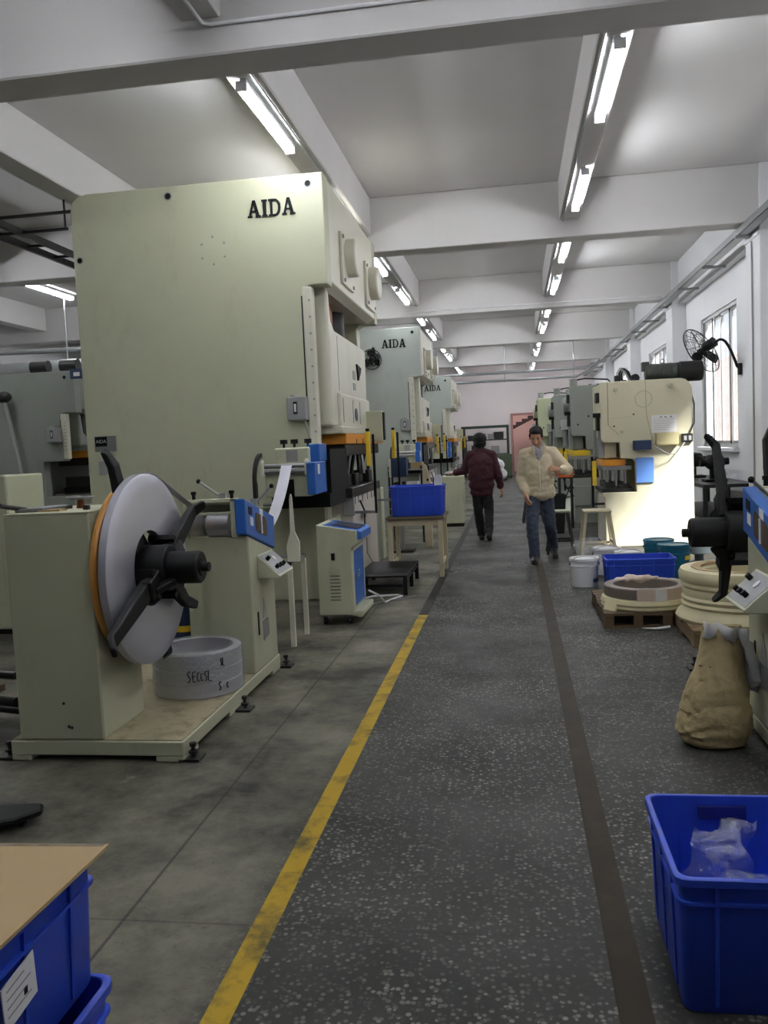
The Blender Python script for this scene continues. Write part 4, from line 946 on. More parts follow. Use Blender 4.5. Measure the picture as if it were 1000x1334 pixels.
# crumpled clear bags in the right tote
def film_bag(label, pts, seed, nm='plastic_bag', m=FILM, grp='clear plastic bags'):
    """crumpled sheet: rows of points, displaced with noise"""
    b = MB(); R, Cn = len(pts), len(pts[0]); vs = []
    for i in range(R):
        for j in range(Cn):
            p = Vector(pts[i][j]); d = Vector((noise.noise(p * 13 + Vector((seed, 0, 0))), noise.noise(p * 13 + Vector((0, seed, 5))), noise.noise(p * 13 + Vector((9, 0, seed))))) * 0.035 + Vector((0, 1, 0.4)) * 0.02 * abs(noise.noise(p * 34 + Vector((seed, seed, 0))))
            vs.append(p + d)
    fs = [(i * Cn + j, i * Cn + j + 1, (i + 1) * Cn + j + 1, (i + 1) * Cn + j) for i in range(R - 1) for j in range(Cn - 1)]
    o = b.add(vs, fs).build(nm, m, smooth=70, recalc=False)
    return tag(o, label, 'plastic bag', grp)
def sheet(c, u, v, nu, nv, bulge):
    c, u, v = Vector(c), Vector(u), Vector(v); n = u.cross(v).normalized(); out = []
    for i in range(nu + 1):
        row = []
        for j in range(nv + 1):
            a, b = i / nu * 2 - 1, j / nv * 2 - 1; row.append(c + u * a + v * b + n * bulge * (1 - a * a) * (1 - b * b))
        out.append(row)
    return out
film_bag('clear bag leaning upright against the back wall of the right tote', sheet((0.57, 2.58, 0.20), (0.095, 0.01, 0.01), (0.03, 0.05, 0.13), 20, 22, 0.07), 1.3)
film_bag('clear bag lying in the middle of the right tote', sheet((0.62, 2.44, 0.13), (0.13, 0.02, 0.0), (0.0, 0.12, 0.03), 22, 22, 0.14), 4.1)
film_bag('shiny crumpled bag at the right end of the tote', sheet((0.70, 2.40, 0.24), (0.06, 0.03, 0.02), (0.03, -0.02, 0.10), 20, 20, 0.09), 8.8)
film_bag('clear bag slumped beside the wooden stool legs', sheet((0.80, 10.35, 0.16), (0.14, 0.02, 0.02), (0.03, 0.04, 0.15), 10, 10, 0.12), 2.2)

# wooden table, papers in tote
tb = thing('wooden_table', 'worn pale wooden table carrying a blue tote beside the aisle', 'table', (-1.13, 10.0, 0))
box(-1.47, -0.80, 9.64, 10.35, 0.675, 0.705).build('table_top', mat('scuffed_table_top', (96, 84, 68), 0.6, var=0.2), tb, bevel=0.003)
for x in (-1.43, -0.85):
    for y in (9.69, 10.30): box(x - 0.025, x + 0.025, y - 0.025, y + 0.025, 0, 0.675).build('leg', WOOD, tb, bevel=0.003)
for y in (9.69, 10.30): box(-1.43, -0.85, y - 0.012, y + 0.012, 0.60, 0.675).build('apron', WOOD, tb)
for x in (-1.43, -0.85): box(x - 0.012, x + 0.012, 9.69, 10.30, 0.13, 0.17).build('stretcher', WOOD, tb)
for k, (x, a) in enumerate(((-0.90, 0.05), (-0.86, -0.06))):
    o = MB().prism([(x - 0.035, 0.90), (x + 0.035, 0.90), (x + 0.035 + a * 0.3, 1.15), (x + 0.01, 1.165), (x - 0.035 + a * 0.3, 1.15)], 'y', 9.98 + k * 0.03, 9.984 + k * 0.03).build('paper_sheet', PAPER)
    tag(o, 'white paper sheet standing up in the table tote, %s one' % ('left' if k == 0 else 'right'), 'paper', 'papers in the table tote')
cb = thing('control_cabinet', 'plain cream cabinet on a dark plinth next to the maroon-jacketed person', 'cabinet', (-1.11, 15.75, 0))
box(-1.31, -0.91, 15.55, 15.95, 0.06, 0.93).build('body', CREAM, cb, bevel=0.02, seg=2)
box(-1.29, -0.93, 15.57, 15.93, 0, 0.06).build('plinth', DARK, cb)
box(-0.912, -0.906, 15.6, 15.9, 0.1, 0.88).build('door', CREAM, cb)
for z in (0.25, 0.75): box(-0.906, -0.896, 15.6, 15.62, z, z + 0.05).build('hinge', GALV, cb)
tag(MB().ball((-1.15, 15.7, 0.965), (0.11, 0.10, 0.05), 14, 8).build('grey_rag', GREYBOX, smooth=60), 'grey crumpled rag lying on the cream cabinet', 'rag')
lc = thing('storage_cabinet', 'cream cabinet at the left edge behind the decoiler column', 'cabinet', (-4.65, 7.1, 0))
box(-5.3, -4.40, 6.9, 7.5, 0.05, 1.42).build('body', CREAM, lc, bevel=0.012)
box(-5.2, -4.5, 6.895, 6.90, 0.3, 1.2).build('door', CREAM, lc, bevel=0.004)
box(-5.25, -4.45, 6.95, 7.45, 0, 0.05).build('plinth', DARK, lc)
bk = thing('black_trolley_foot', 'black metal trolley foot on the floor behind the left totes', 'trolley', (-2.15, 3.15, 0))
MB().prism([(-2.5, 3.24), (-2.05, 3.30), (-2.02, 3.24), (-2.08, 3.14), (-2.2, 3.08), (-2.5, 3.10)], 'z', 0.03, 0.06).build('plate', BLACK, bk, bevel=0.008)
for x, y in ((-2.09, 3.2), (-2.4, 3.16)): MB().cyl((x, y - 0.012, 0.016), (x, y + 0.012, 0.016), 0.016, n=12).build('wheel', RUBBER, bk)
MB().tube([(-2.3, 3.17, 0.06), (-2.6, 3.2, 0.10), (-3.0, 3.25, 0.1)], 0.02, 8).build('bar', BLACK, bk)

# ================================================================ STOOLS AND PAILS
def stool(label, cx, cy, h, w, m, m2, round_=False):
    t = thing('stool', label, 'stool', (cx, cy, 0), 'work stools')
    box(cx - w / 2, cx + w / 2, cy - w / 2, cy + w / 2, h - 0.03, h).build('seat', m, t, bevel=0.012, seg=2)
    for sx in (-1, 1):
        for sy in (-1, 1):
            MB().beam((cx + sx * (w / 2 - 0.03), cy + sy * (w / 2 - 0.03), h - 0.03), (cx + sx * (w / 2 + 0.045), cy + sy * (w / 2 + 0.045), 0.0), 0.035, 0.035).build('leg', m2, t, bevel=0.003)
    for s_ in (-1, 1):
        MB().beam((cx - w / 2 - 0.01, cy + s_ * (w / 2 + 0.01), h * 0.3), (cx + w / 2 + 0.01, cy + s_ * (w / 2 + 0.01), h * 0.3), 0.02, 0.03).build('rung', m2, t)
        MB().beam((cx + s_ * (w / 2 + 0.01), cy - w / 2 - 0.01, h * 0.36), (cx + s_ * (w / 2 + 0.01), cy + w / 2 + 0.01, h * 0.36), 0.02, 0.03).build('rung', m2, t)
GDK = mat('dark_green_black_paint', (40, 46, 42), 0.5, var=0.15)
stool('whitish wooden stool standing before the cream right-hand press', 1.0, 10.85, 0.62, 0.34, WOOD, WOOD)
stool('stool with pale seat and dark legs behind the man in beige', 0.585, 11.55, 0.57, 0.26, mat('pale_green_seat', (170, 176, 150), 0.5), GDK)
stool('small dark stool far behind the man in beige', 0.33, 16.0, 0.50, 0.28, GDK, GDK)
def pail(label, cx, cy, r, h, m, lid, band=None, tag_m=None, ang=-1.0):
    t = thing('plastic_pail', label, 'pail', (cx, cy, 0), 'plastic pails')
    MB().lathe([(0, 0), (r * 0.86, 0), (r * 0.88, 0.01), (r * 0.97, h * 0.72), (r * 1.0, h * 0.73), (r * 1.0, h * 0.76), (r * 0.97, h * 0.77), (r * 0.98, h * 0.86), (r * 1.01, h * 0.87), (r * 1.01, h * 0.9), (r * 0.98, h * 0.91), (r * 0.99, h - 0.012), (r * 0.9, h - 0.012), (0, h - 0.02)], (cx, cy, 0), 'z', 32).build('body', m, t, smooth=40)
    MB().lathe([(r * 1.0, h - 0.02), (r * 1.05, h - 0.018), (r * 1.05, h + 0.004), (r * 1.0, h + 0.008), (r * 0.95, h + 0.004), (r * 0.92, h - 0.004), (0, h - 0.004)], (cx, cy, 0), 'z', 32).build('lid', lid, t, smooth=40)
    pts = [(cx + r * 1.03 * math.cos(a), cy + r * 1.03 * math.sin(a), h * 0.8 - 0.10 * math.sin((a - PI) * 1.0 if a < 2 * PI else 0) * -1 * (1 if PI < a < 2 * PI else 0)) for a in [PI + q * PI / 12 for q in range(13)]]
    MB().tube(pts, 0.003, 6).build('wire_handle', STEEL, t)
    for s_ in (-1, 1): MB().cyl((cx + s_ * r * 0.97, cy, h * 0.8), (cx + s_ * r * 1.05, cy, h * 0.8), 0.014, n=10).build('handle_ear', DARK, t)
    if band:
        seg = MB(); a0, a1, z0, z1 = band
        for q in range(8):
            a, b = a0 + (a1 - a0) * q / 8, a0 + (a1 - a0) * (q + 1) / 8; rr_ = r * 0.955
            seg.add([(cx + rr_ * k_ * math.cos(x), cy + rr_ * k_ * math.sin(x), z) for x in (a, b) for k_ in (0.98, 1.03) for z in (z0, z1)], [(0, 1, 3, 2), (4, 6, 7, 5), (2, 3, 7, 6), (0, 4, 5, 1), (1, 5, 7, 3), (0, 2, 6, 4)])
        seg.build('label_band', tag_m, t)
pail('white plastic pail with a dark blue label at the aisle edge', 0.685, 8.90, 0.145, 0.285, PLASTW, PLASTW, (-1.0, -0.35, 0.05, 0.085), NAVY)
pail('white pail behind the blue tote, nearer the first pail', 0.99, 9.65, 0.15, 0.29, PLASTW, PLASTW)
pail('white pail behind the blue tote, nearer the teal pails', 1.18, 9.32, 0.14, 0.285, PLASTW, PLASTW)
pail('teal pail with a yellow label at the right of the blue tote', 1.655, 9.36, 0.165, 0.345, TEAL, TEAL, (-1.0, -0.2, 0.19, 0.235), YELLOW)
pail('teal pail standing behind the yellow-labelled teal pail', 1.57, 9.82, 0.16, 0.345, TEAL, TEAL)
pm = thing('grey_pump', 'dark grey pump with a blue hose loop behind the decoiler arm', 'pump', (2.1, 10.3, 0))
MB().lathe([(0, 0), (0.11, 0), (0.11, 0.02), (0.05, 0.04), (0.05, 0.10), (0.17, 0.13), (0.17, 0.20), (0.08, 0.25), (0, 0.26)], (2.1, 10.3, 0), 'z', 24).build('body', mat('dark_grey_plastic', (66, 74, 76), 0.5), pm, smooth=40)
MB().tube([(2.1 + 0.09 * math.cos(a), 10.3, 0.33 + 0.10 * math.sin(a)) for a in [q * PI / 8 for q in range(16)]], 0.02, 8, closed=True).build('hose_loop', mat('bright_blue_hose', (40, 70, 220), 0.4), pm, smooth=60)

# ================================================================ PALLETS WITH WRAPPED COILS
def pallet(label, x0, x1, y0, y1, m, h=0.118):
    t = thing('wooden_pallet', label, 'pallet', ((x0 + x1) / 2, (y0 + y1) / 2, 0), 'wooden pallets')
    rr = random.Random(x0)
    n = max(4, int((y1 - y0) / 0.125)); d = (y1 - y0) / n
    for k in range(n): box(x0 + rr.uniform(-.008, .008), x1 + rr.uniform(-.01, .01), y0 + d * k + 0.006, y0 + d * (k + 1) - 0.006, h - 0.02, h).build('deck_board', m, t)
    for x in (x0 + 0.04, (x0 + x1) / 2, x1 - 0.04): box(x - 0.035, x + 0.035, y0, y1, 0.018, h - 0.02).build('stringer', m, t)
    for y in (y0 + 0.05, (y0 + y1) / 2, y1 - 0.05): box(x0, x1, y - 0.05, y + 0.05, 0, 0.018).build('bottom_board', m, t)
pallet('dark wooden pallet under the flat ring coil', 0.67, 1.195, 6.86, 7.98, WOODD)
pallet('dirty wooden pallet under the tall wrapped coil', 1.215, 2.16, 6.20, 7.15, WOODP)
c1 = thing('ring_coil', 'flat wrapped ring coil of two layers with a white label, on the dark pallet', 'coil', (1.04, 7.22, 0.118))
MB().lathe([(0.25, 0.119), (0.34, 0.119), (0.355, 0.135), (0.35, 0.155), (0.36, 0.17), (0.35, 0.20), (0.33, 0.208), (0.25, 0.208)], (1.04, 7.22, 0), 'z', 56, closed=True).build('lower_ring', YWRAP, c1, smooth=40)
MB().lathe([(0.255, 0.209), (0.325, 0.209), (0.33, 0.216), (0.33, 0.29), (0.322, 0.298), (0.262, 0.298), (0.255, 0.29)], (1.04, 7.22, 0), 'z', 56, closed=True).build('upper_ring', mat('grey_brown_strip', (128, 118, 112), 0.5, metal=0.2, var=0.15), c1, smooth=40)
wp = MB()
for q in range(22):
    a, b = -1.9 + q * 0.12, -1.9 + (q + 1) * 0.12
    for r0, r1, z0, z1 in ((0.331, 0.336, 0.206, 0.30),):
        wp.add([(1.04 + r * math.cos(x), 7.22 + r * math.sin(x), z) for x in (a, b) for r in (r0, r1) for z in (z0, z1)], [(0, 1, 3, 2), (4, 6, 7, 5), (2, 3, 7, 6), (0, 4, 5, 1), (1, 5, 7, 3), (0, 2, 6, 4)])
wp.build('pink_wrap', PINKWRAP, c1, smooth=40)
MB().obox((1.04 + 0.343 * math.cos(-1.35), 7.22 + 0.343 * math.sin(-1.35), 0.25), (0.003, 0.045, 0.045), Matrix.Rotation(-1.35, 3, 'Z')).build('paper_tag', PAPER, c1)
MB().limb([(0.84, 7.44, 0.285), (0.95, 7.50, 0.292), (1.10, 7.49, 0.288), (1.17, 7.46, 0.30)], [0.028, 0.04, 0.036, 0.02]).build('folded_wrap', PINKWRAP, c1, remesh=0.012, wrinkle=0.014, wscale=14)
MB().obox((0.745, 7.02, 0.16), (0.012, 0.06, 0.05), Matrix.Rotation(0.7, 3, 'Z') @ Matrix.Rotation(0.4, 3, 'Y')).build('wrap_flap', YWRAP, c1)
c2 = thing('tall_coil', 'tall yellowish wrapped coil on the dirty pallet beside the decoiler arm', 'coil', (1.66, 6.68, 0.118))
MB().lathe([(0.27, 0.119), (0.46, 0.119), (0.47, 0.14), (0.455, 0.17), (0.43, 0.19), (0.418, 0.215), (0.43, 0.235), (0.416, 0.255), (0.428, 0.28), (0.414, 0.30), (0.42, 0.33), (0.412, 0.355), (0.43, 0.375), (0.425, 0.40), (0.442, 0.42), (0.445, 0.465), (0.43, 0.495), (0.39, 0.50), (0.30, 0.497), (0.27, 0.47)], (1.66, 6.68, 0), 'z', 64, closed=True).build('wrapped_rings', YWRAP, c2, smooth=40)
MB().lathe([(0.262, 0.20), (0.285, 0.503), (0.35, 0.506), (0.355, 0.502), (0.29, 0.498), (0.268, 0.20)], (1.66, 6.68, 0), 'z', 48, closed=True).build('core_sleeve', CARD, c2, smooth=40)
fb = thing('film_scrap', 'scrap of white wrapping film on the floor under the ring coil', 'film', (1.05, 6.80, 0))
MB().tube([(0.95, 6.80, 0.012), (1.05, 6.76, 0.015), (1.16, 6.80, 0.018)], [0.004, 0.01, 0.014], 8).build('twist', PLASTW, fb, smooth=60)

# ================================================================ KRAFT SACK
sk = thing('paper_sack', 'crumpled brown kraft paper sack with a grey liner leaning on the right decoiler', 'sack', (0.93, 4.25, 0))
secs = [(0.0, 0.925, 4.26, 0.115, 0.09), (0.015, 0.925, 4.26, 0.145, 0.11), (0.07, 0.925, 4.26, 0.172, 0.125), (0.15, 0.93, 4.26, 0.168, 0.12), (0.25, 0.94, 4.27, 0.145, 0.105),
        (0.35, 0.955, 4.28, 0.118, 0.085), (0.45, 0.968, 4.29, 0.10, 0.065), (0.53, 0.972, 4.30, 0.092, 0.045), (0.575, 0.975, 4.30, 0.090, 0.03)]
fine = []
for i in range(len(secs) - 1):
    for k in range(7):
        f_ = k / 7; fine.append(tuple(secs[i][j] * (1 - f_) + secs[i + 1][j] * f_ for j in range(5)))
fine.append(secs[-1])
n = 110; vs = []
_cr = random.Random(11); creases = [(_cr.uniform(0.05, 0.5), _cr.uniform(-3.1, 0.2), _cr.uniform(0.5, 1.1), _cr.uniform(-0.09, 0.09), _cr.uniform(0.02, 0.06)) for _ in range(26)]
for z, cx, cy, rx, ry in fine:
    for j in range(n):
        a = 2 * PI * j / n; c_, s_ = math.cos(a), math.sin(a)
        ex = abs(c_) ** 0.8 * (1 if c_ > 0 else -1); ey = abs(s_) ** 0.8 * (1 if s_ > 0 else -1)
        q = Vector((c_ * 1.6, s_ * 1.6, z * 9)); k = 1 + 0.06 * noise.noise(q) + 0.05 * (0.5 - abs(noise.noise(q * 1.9 + Vector((4, 1, 7))))) + 0.05 * (0.4 - abs(noise.noise(Vector((c_ * 3 + z * 7, s_ * 3, z * 24))))) 
        for zc_, ac_, wd_, sl_, dp_ in creases:
            da = (a - ac_ + PI) % (2 * PI) - PI
            if abs(da) < wd_: dz = z - zc_ - sl_ * da; k -= dp_ * math.exp(-(dz / 0.011) ** 2) * (1 - (da / wd_) ** 2); k += 0.4 * dp_ * math.exp(-((dz - 0.026) / 0.014) ** 2) * (1 - (da / wd_) ** 2)
        k = 1 + (k - 1) * min(1, z / 0.03)
        vs.append((cx + rx * ex * k, cy + ry * ey * k, z + 0.006 * noise.noise(q * 2) * min(1, z / 0.05)))
fs = [(i * n + j, i * n + (j + 1) % n, (i + 1) * n + (j + 1) % n, (i + 1) * n + j) for i in range(len(fine) - 1) for j in range(n)]
fs += [tuple(range(n)), tuple(range(len(vs) - 1, len(vs) - n - 1, -1))]
sack = MB().add(vs, fs).build('sack_body', KRAFT, sk, smooth=35)
for k in range(9):
    z = 0.12 + k * 0.034; x = 0.80 + max(0, z - 0.12) * 0.22
    MB().obox((x + 0.02, 4.178 + z * 0.12, z), (0.016 + 0.006 * (k % 3), 0.002, 0.003), Matrix.Rotation(-0.5, 3, 'Z')).build('print_line', mat('faded_brown_ink', (86, 72, 44), 0.8), sk)
def liner_sheet(nm, rows, seed):
    b = MB(); vs = []; Cn = len(rows[0])
    for r_ in rows:
        for p in r_:
            p = Vector(p); vs.append(p + Vector((noise.noise(p * 18 + Vector((seed, 0, 0))), noise.noise(p * 18 + Vector((0, seed, 0))), noise.noise(p * 18 + Vector((0, 0, seed))))) * 0.018)
    b.add(vs, [(i * Cn + j, i * Cn + j + 1, (i + 1) * Cn + j + 1, (i + 1) * Cn + j) for i in range(len(rows) - 1) for j in range(Cn - 1)])
    o = b.build(nm, LINER, sk, smooth=70, recalc=False); m = o.modifiers.new('solid', 'SOLIDIFY'); m.thickness = 0.004
rows = [[(0.885 + 0.20 * j / 14, 4.25 - 0.02 * math.sin(j), 0.545 + 0.035 * (i - 0.5) - 0.05 * (j / 14) ** 2 * (1 if i < 2 else 0.7)) for j in range(15)] for i in range(3)]
liner_sheet('liner_cuff', rows, 2.0)
rows = [[(1.045 + 0.05 * i / 8 + 0.045 * math.sin(j * 0.9) + 0.008 * j, 4.22 + 0.012 * j, 0.52 - 0.20 * i / 8 - 0.012 * j) for j in range(9)] for i in range(9)]
liner_sheet('liner_tail', rows, 5.0)
cbx = thing('brown_box', 'small brown cardboard box on top of the right decoiler column', 'box', (1.68, 5.45, 1.266))
box(1.53, 1.80, 5.33, 5.60, 1.267, 1.345).build('carton', mat('red_brown_carton', (160, 96, 60), 0.8, var=0.1), cbx, bevel=0.004)
box(1.645, 1.685, 5.329, 5.601, 1.268, 1.3465).build('tape', CARD, cbx)
# ================================================================ C-FRAME PRESSES ALONG THE RIGHT
def c_press(label, xf, xb, y0, y1, zt, paint, base_paint, big=False):
    """front of the press faces -X (the aisle)"""
    t = thing('c_frame_press', label, 'press', ((xf + xb) / 2, (y0 + y1) / 2, 0), 'open-front presses along the right of the aisle')
    k = (xb - xf) / 1.2; kz = zt / 2.255
    X = lambda d: xf + d * k
    Z = lambda z: z * kz
    pts = [(X(0.03), 0), (xb, 0), (xb, Z(2.02))] + [(xb - 0.16 * k + 0.16 * k * math.cos(a), Z(2.255) - 0.19 + 0.19 * math.sin(a)) for a in [q * PI / 12 for q in range(7)]] + \
          [(X(0.01), Z(2.255)), (X(0.0), Z(2.24)), (X(0.0), Z(1.47)), (X(0.03), Z(1.435)), (X(0.24), Z(1.425)), (X(0.25), Z(1.21)), (X(0.40), Z(1.20)), (X(0.44), Z(1.16)), (X(0.45), Z(0.745)), (X(0.0), Z(0.745)), (X(0.0), Z(0.69)), (X(0.03), Z(0.68))]
    sf = MB().prism(pts, 'y', y0, y0 + 0.10).build('side_plate', paint, t, bevel=0.012, seg=2)
    MB().prism(pts, 'y', y1 - 0.10, y1).build('side_plate', paint, t, bevel=0.012, seg=2)
    box(X(0.60), xb - 0.02, y0 + 0.1, y1 - 0.1, 0, Z(2.2)).build('rear_body', paint, t)
    box(X(0.02), X(0.60), y0 + 0.1, y1 - 0.1, Z(1.50), Z(2.24)).build('crown', paint, t)
    box(X(0.04), X(0.60), y0 + 0.1, y1 - 0.1, 0, Z(0.70)).build('bed', base_paint, t)
    yc = (y0 + y1) / 2
    box(X(0.03), X(0.22), y0 + 0.16, y1 - 0.16, Z(1.22), Z(1.50)).build('ram', paint, t, bevel=0.01)
    box(X(0.02), X(0.32), y0 + 0.08, y1 - 0.1, Z(1.11), Z(1.20)).build('upper_die', ORANGE if big else YELLOW, t, bevel=0.005)
    box(X(0.02), X(0.40), y0 + 0.10, y1 - 0.1, Z(1.05), Z(1.11)).build('die_plate', STEEL, t, bevel=0.004)
    for d in (0.08, 0.20, 0.32):
        for y in (y0 + 0.16, y1 - 0.2): MB().cyl((X(d), y, Z(0.83)), (X(d), y, Z(1.06)), 0.02, n=10).build('guide_pin', STEEL, t, smooth=50)
    box(X(0.0), X(0.43), y0 + 0.08, y1 - 0.08, Z(0.745), Z(0.80)).build('bolster', DARK, t)
    for d, w, h in ((0.05, 0.12, 0.09), (0.22, 0.15, 0.06)): box(X(d), X(d + w), y0 + 0.14, y1 - 0.2, Z(0.80), Z(0.80 + h)).build('lower_die', DARK, t, bevel=0.004)
    # guard post with yellow light curtain in front, flywheel cover, front fittings
    p = box(X(-0.14), X(-0.11), y0 + 0.05, y0 + 0.08, Z(0.55), Z(1.25)).build('curtain_post', INK, t)
    box(X(-0.13), X(-0.075), y0 + 0.0, y0 + 0.05, Z(0.85), Z(1.19)).build('light_curtain', YELLOW, p, bevel=0.005)
    box(X(-0.13), X(0.04), y0 + 0.05, y0 + 0.07, Z(0.58), Z(0.61)).build('post_bracket', DARK, p)
    for z, h in ((1.98, 0.14), (1.60, 0.22)): box(X(-0.05), X(0.0), y0 + 0.12, y0 + 0.30, Z(z), Z(z + h)).build('front_fitting', DARK, t, bevel=0.006)
    box(X(-0.10), X(0.0), y0 + 0.02, y0 + 0.08, Z(1.78), Z(1.84)).build('limit_switch', INK, t)
    for d in (0.05, 0.2, 0.36, 0.5): box(X(d), X(d + 0.05), yc - 0.1, yc, Z(2.24), Z(2.24) + 0.03 + 0.03 * (d > 0.3)).build('top_fitting', DARK, t, bevel=0.004)
    # gib blocks, crank cover, counterbalance cylinder and rods on the aisle side
    for y in (y0 + 0.13, y1 - 0.21):
        box(X(-0.03), X(0.05), y, y + 0.08, Z(1.22), Z(1.62)).build('gib_block', GALV if big else paint, t, bevel=0.006)
    if not big:
        MB().lathe([(0.0, -0.10), (0.13, -0.10), (0.15, -0.08), (0.15, 0.0)], (X(0.0), yc, Z(1.95)), 'x', 24).build('crank_cover', paint, t, smooth=40)
        box(X(-0.13), X(0.0), yc - 0.18, yc + 0.18, Z(1.55), Z(1.72)).build('adjuster_block', GREYP, t, bevel=0.008)
        MB().cyl((X(-0.06), yc, Z(1.28)), (X(-0.06), yc, Z(1.56)), 0.05, n=14).build('connecting_screw', STEEL, t, smooth=40)
        MB().cyl((X(0.12), y0 - 0.03, Z(1.95)), (X(0.12), y0, Z(1.95)), 0.03, n=10).build('pin_end', paint, t)
        for d, z in ((0.3, 1.75), (0.12, 1.62)): MB().cyl((X(d), y0 - 0.012, Z(z)), (X(d), y0, Z(z)), 0.018, n=8).build('bolt', DARK, t)
        MB().cyl((X(0.1), yc, Z(2.25)), (X(0.1), yc, Z(2.25) + 0.16), 0.07, n=14).build('air_cylinder', GREYD, t, smooth=40)
        MB().tube([(X(0.1), yc, Z(2.25) + 0.13), (X(0.3), yc, Z(2.25) + 0.16), (X(0.7), yc, Z(2.25) + 0.12), (X(0.8), yc, Z(2.25))], 0.016, 6).build('air_pipe', DARK, t)
        MB().tube([(X(-0.12), y0 + 0.1, Z(1.1)), (X(-0.2), y0 + 0.02, Z(0.9)), (X(-0.1), y0 + 0.03, Z(0.6)), (X(0.02), y0 + 0.05, Z(0.45))], 0.012, 6).build('air_hose', RUBBER, t)
        box(X(0.02), X(0.3), y0 - 0.05, y0, Z(0.30), Z(0.62)).build('switch_cabinet', GREYD, t, bevel=0.006)
    return t, sf, X, Z
rp, rs, X, Z = c_press('cream open-front press with motor on top, sunlit below, near right', 1.196, 2.40, 12.0, 13.1, 2.255, mat('warm_cream_enamel', (208, 202, 174), 0.45, var=0.05, stain=0.25, stain_rgb=(150, 138, 100)), PINKW, True)
y = 12.0
ln = MB()
ln.box(1.29, 1.296, y - 0.003, y, 1.67, 2.24); ln.beam((1.293, y - 0.0015, 1.67), (1.43, y - 0.0015, 1.53), 0.003, 0.006, up=(0, 1, 0))
ln.beam((1.79, y - 0.0015, 2.25), (1.80, y - 0.0015, 1.78), 0.003, 0.008, up=(0, 1, 0)); ln.beam((1.80, y - 0.0015, 1.78), (1.87, y - 0.0015, 1.42), 0.003, 0.008, up=(0, 1, 0))
ln.build('panel_seam', DARK, rs)
MB().lathe([(0.105, -0.008), (0.115, -0.008), (0.115, 0.002), (0.105, 0.002)], (1.765, y, 2.0), 'y', 30, closed=True).build('port_ring', OLIVE, rs)
for x, z, r, d in ((1.40, 2.14, 0.028, 0.05), (2.12, 2.16, 0.028, 0.06), (1.47, 1.57, 0.022, 0.02)):
    MB().cyl((x, y - d, z), (x, y, z), r, n=14).build('pin_end', OLIVE, rs, smooth=40)
for x, z in ((1.63, 1.80), (1.37, 1.65)): MB().cyl((x, y - 0.003, z), (x, y, z), 0.012, n=10).build('dark_hole', INK, rs)
bs = MB()
for q in range(9): bs.box(1.32 + q * 0.03, 1.34 + q * 0.03, y - 0.002, y, 1.752 + q * 0.002, 1.758 + q * 0.002)
bs.build('pencil_scribble', OLIVE, rs)
pp_ = box(1.86, 2.19, y - 0.004, y, 1.54, 1.775).build('paper_notice', PAPER, rs)
for q in range(6): box(1.89, 2.10 + 0.05 * (q % 2), y - 0.005, y - 0.004, 1.575 + q * 0.028, 1.578 + q * 0.028).build('print_line', GREYBOX, pp_)
for x in (1.97, 2.03, 2.10): box(x, x + 0.03, y - 0.005, y - 0.004, 1.735, 1.755).build('print_mark', GREYBOX, pp_)
bx_ = MB(); bx_.box(1.90, 2.20, y - 0.12, y - 0.115, 1.375, 1.53); bx_.box(1.90, 2.20, y - 0.12, y, 1.37, 1.38); bx_.box(1.90, 1.906, y - 0.12, y, 1.37, 1.53); bx_.box(2.194, 2.20, y - 0.12, y, 1.37, 1.53)
bx_.build('document_box', mat('cream_sheet_metal', (206, 196, 150), 0.5), rs)
box(1.61, 1.84, y - 0.12, y, 1.315, 1.445).build('valve_box', NAVY, rs, bevel=0.008)
box(1.645, 1.875, y - 0.03, y - 0.002, 0.87, 1.21).build('blue_board', BLUEL, rs, bevel=0.003)
so = box(2.24, 2.385, y - 0.05, y, 1.395, 1.51).build('socket_box', DARK, rs, bevel=0.005)
for x in (2.27, 2.33): box(x, x + 0.035, y - 0.055, y - 0.05, 1.42, 1.48).build('socket', GREYBOX, so)
MB().tube([(1.84, y - 0.05, 1.39), (1.92, y - 0.13, 1.33), (2.05, y - 0.14, 1.24), (2.16, y - 0.10, 1.25), (2.28, y - 0.04, 1.39)], 0.008, 6).build('cable', GREYBOX, rs, smooth=60)
MB().tube([(2.34, y - 0.04, 1.5), (2.41, y - 0.02, 1.65), (2.415, y - 0.01, 1.9), (2.395, y + 0.1, 2.08)], 0.010, 6).build('cable', RUBBER, rs, smooth=60)
box(2.30, 2.55, 12.05, 12.6, 0.0, 0.12).build('foot', PINKW, rp, bevel=0.01)
mt = thing('electric_motor', 'green and black electric motor lying on top of the cream right-hand press', 'motor', (2.2, 12.5, 2.26))
box(1.90, 2.40, 12.38, 12.66, 2.257, 2.275).build('base_plate', DARK, mt)
mh = MB().lathe([(0.0, 1.86), (0.10, 1.865), (0.115, 1.88), (0.115, 2.28), (0.10, 2.29), (0.0, 2.29)], (0, 12.5, 2.385), 'x', 28).build('motor_body', GREENM, mt, smooth=40)
for q in range(7): MB().lathe([(0.116, 1.93 + q * 0.045), (0.122, 1.935 + q * 0.045), (0.122, 1.945 + q * 0.045), (0.116, 1.95 + q * 0.045)], (0, 12.5, 2.385), 'x', 28, closed=True).build('cooling_fin', GREENM, mh)
MB().lathe([(0.0, 2.29), (0.13, 2.29), (0.128, 2.32), (0.14, 2.33), (0.14, 2.60), (0.13, 2.63), (0.05, 2.635), (0.0, 2.635)], (0, 12.5, 2.372), 'x', 30).build('fan_shroud', RUBBER, mt, smooth=40)
box(1.82, 1.92, 12.44, 12.56, 2.40, 2.53).build('terminal_box', GREENM, mt, bevel=0.008)
MB().tube([(2.10 + 0.025 * math.cos(a), 12.5, 2.53 + 0.03 * math.sin(a)) for a in [q * PI / 6 for q in range(12)]], 0.007, 6, closed=True).build('lifting_eye', GREENM, mt)
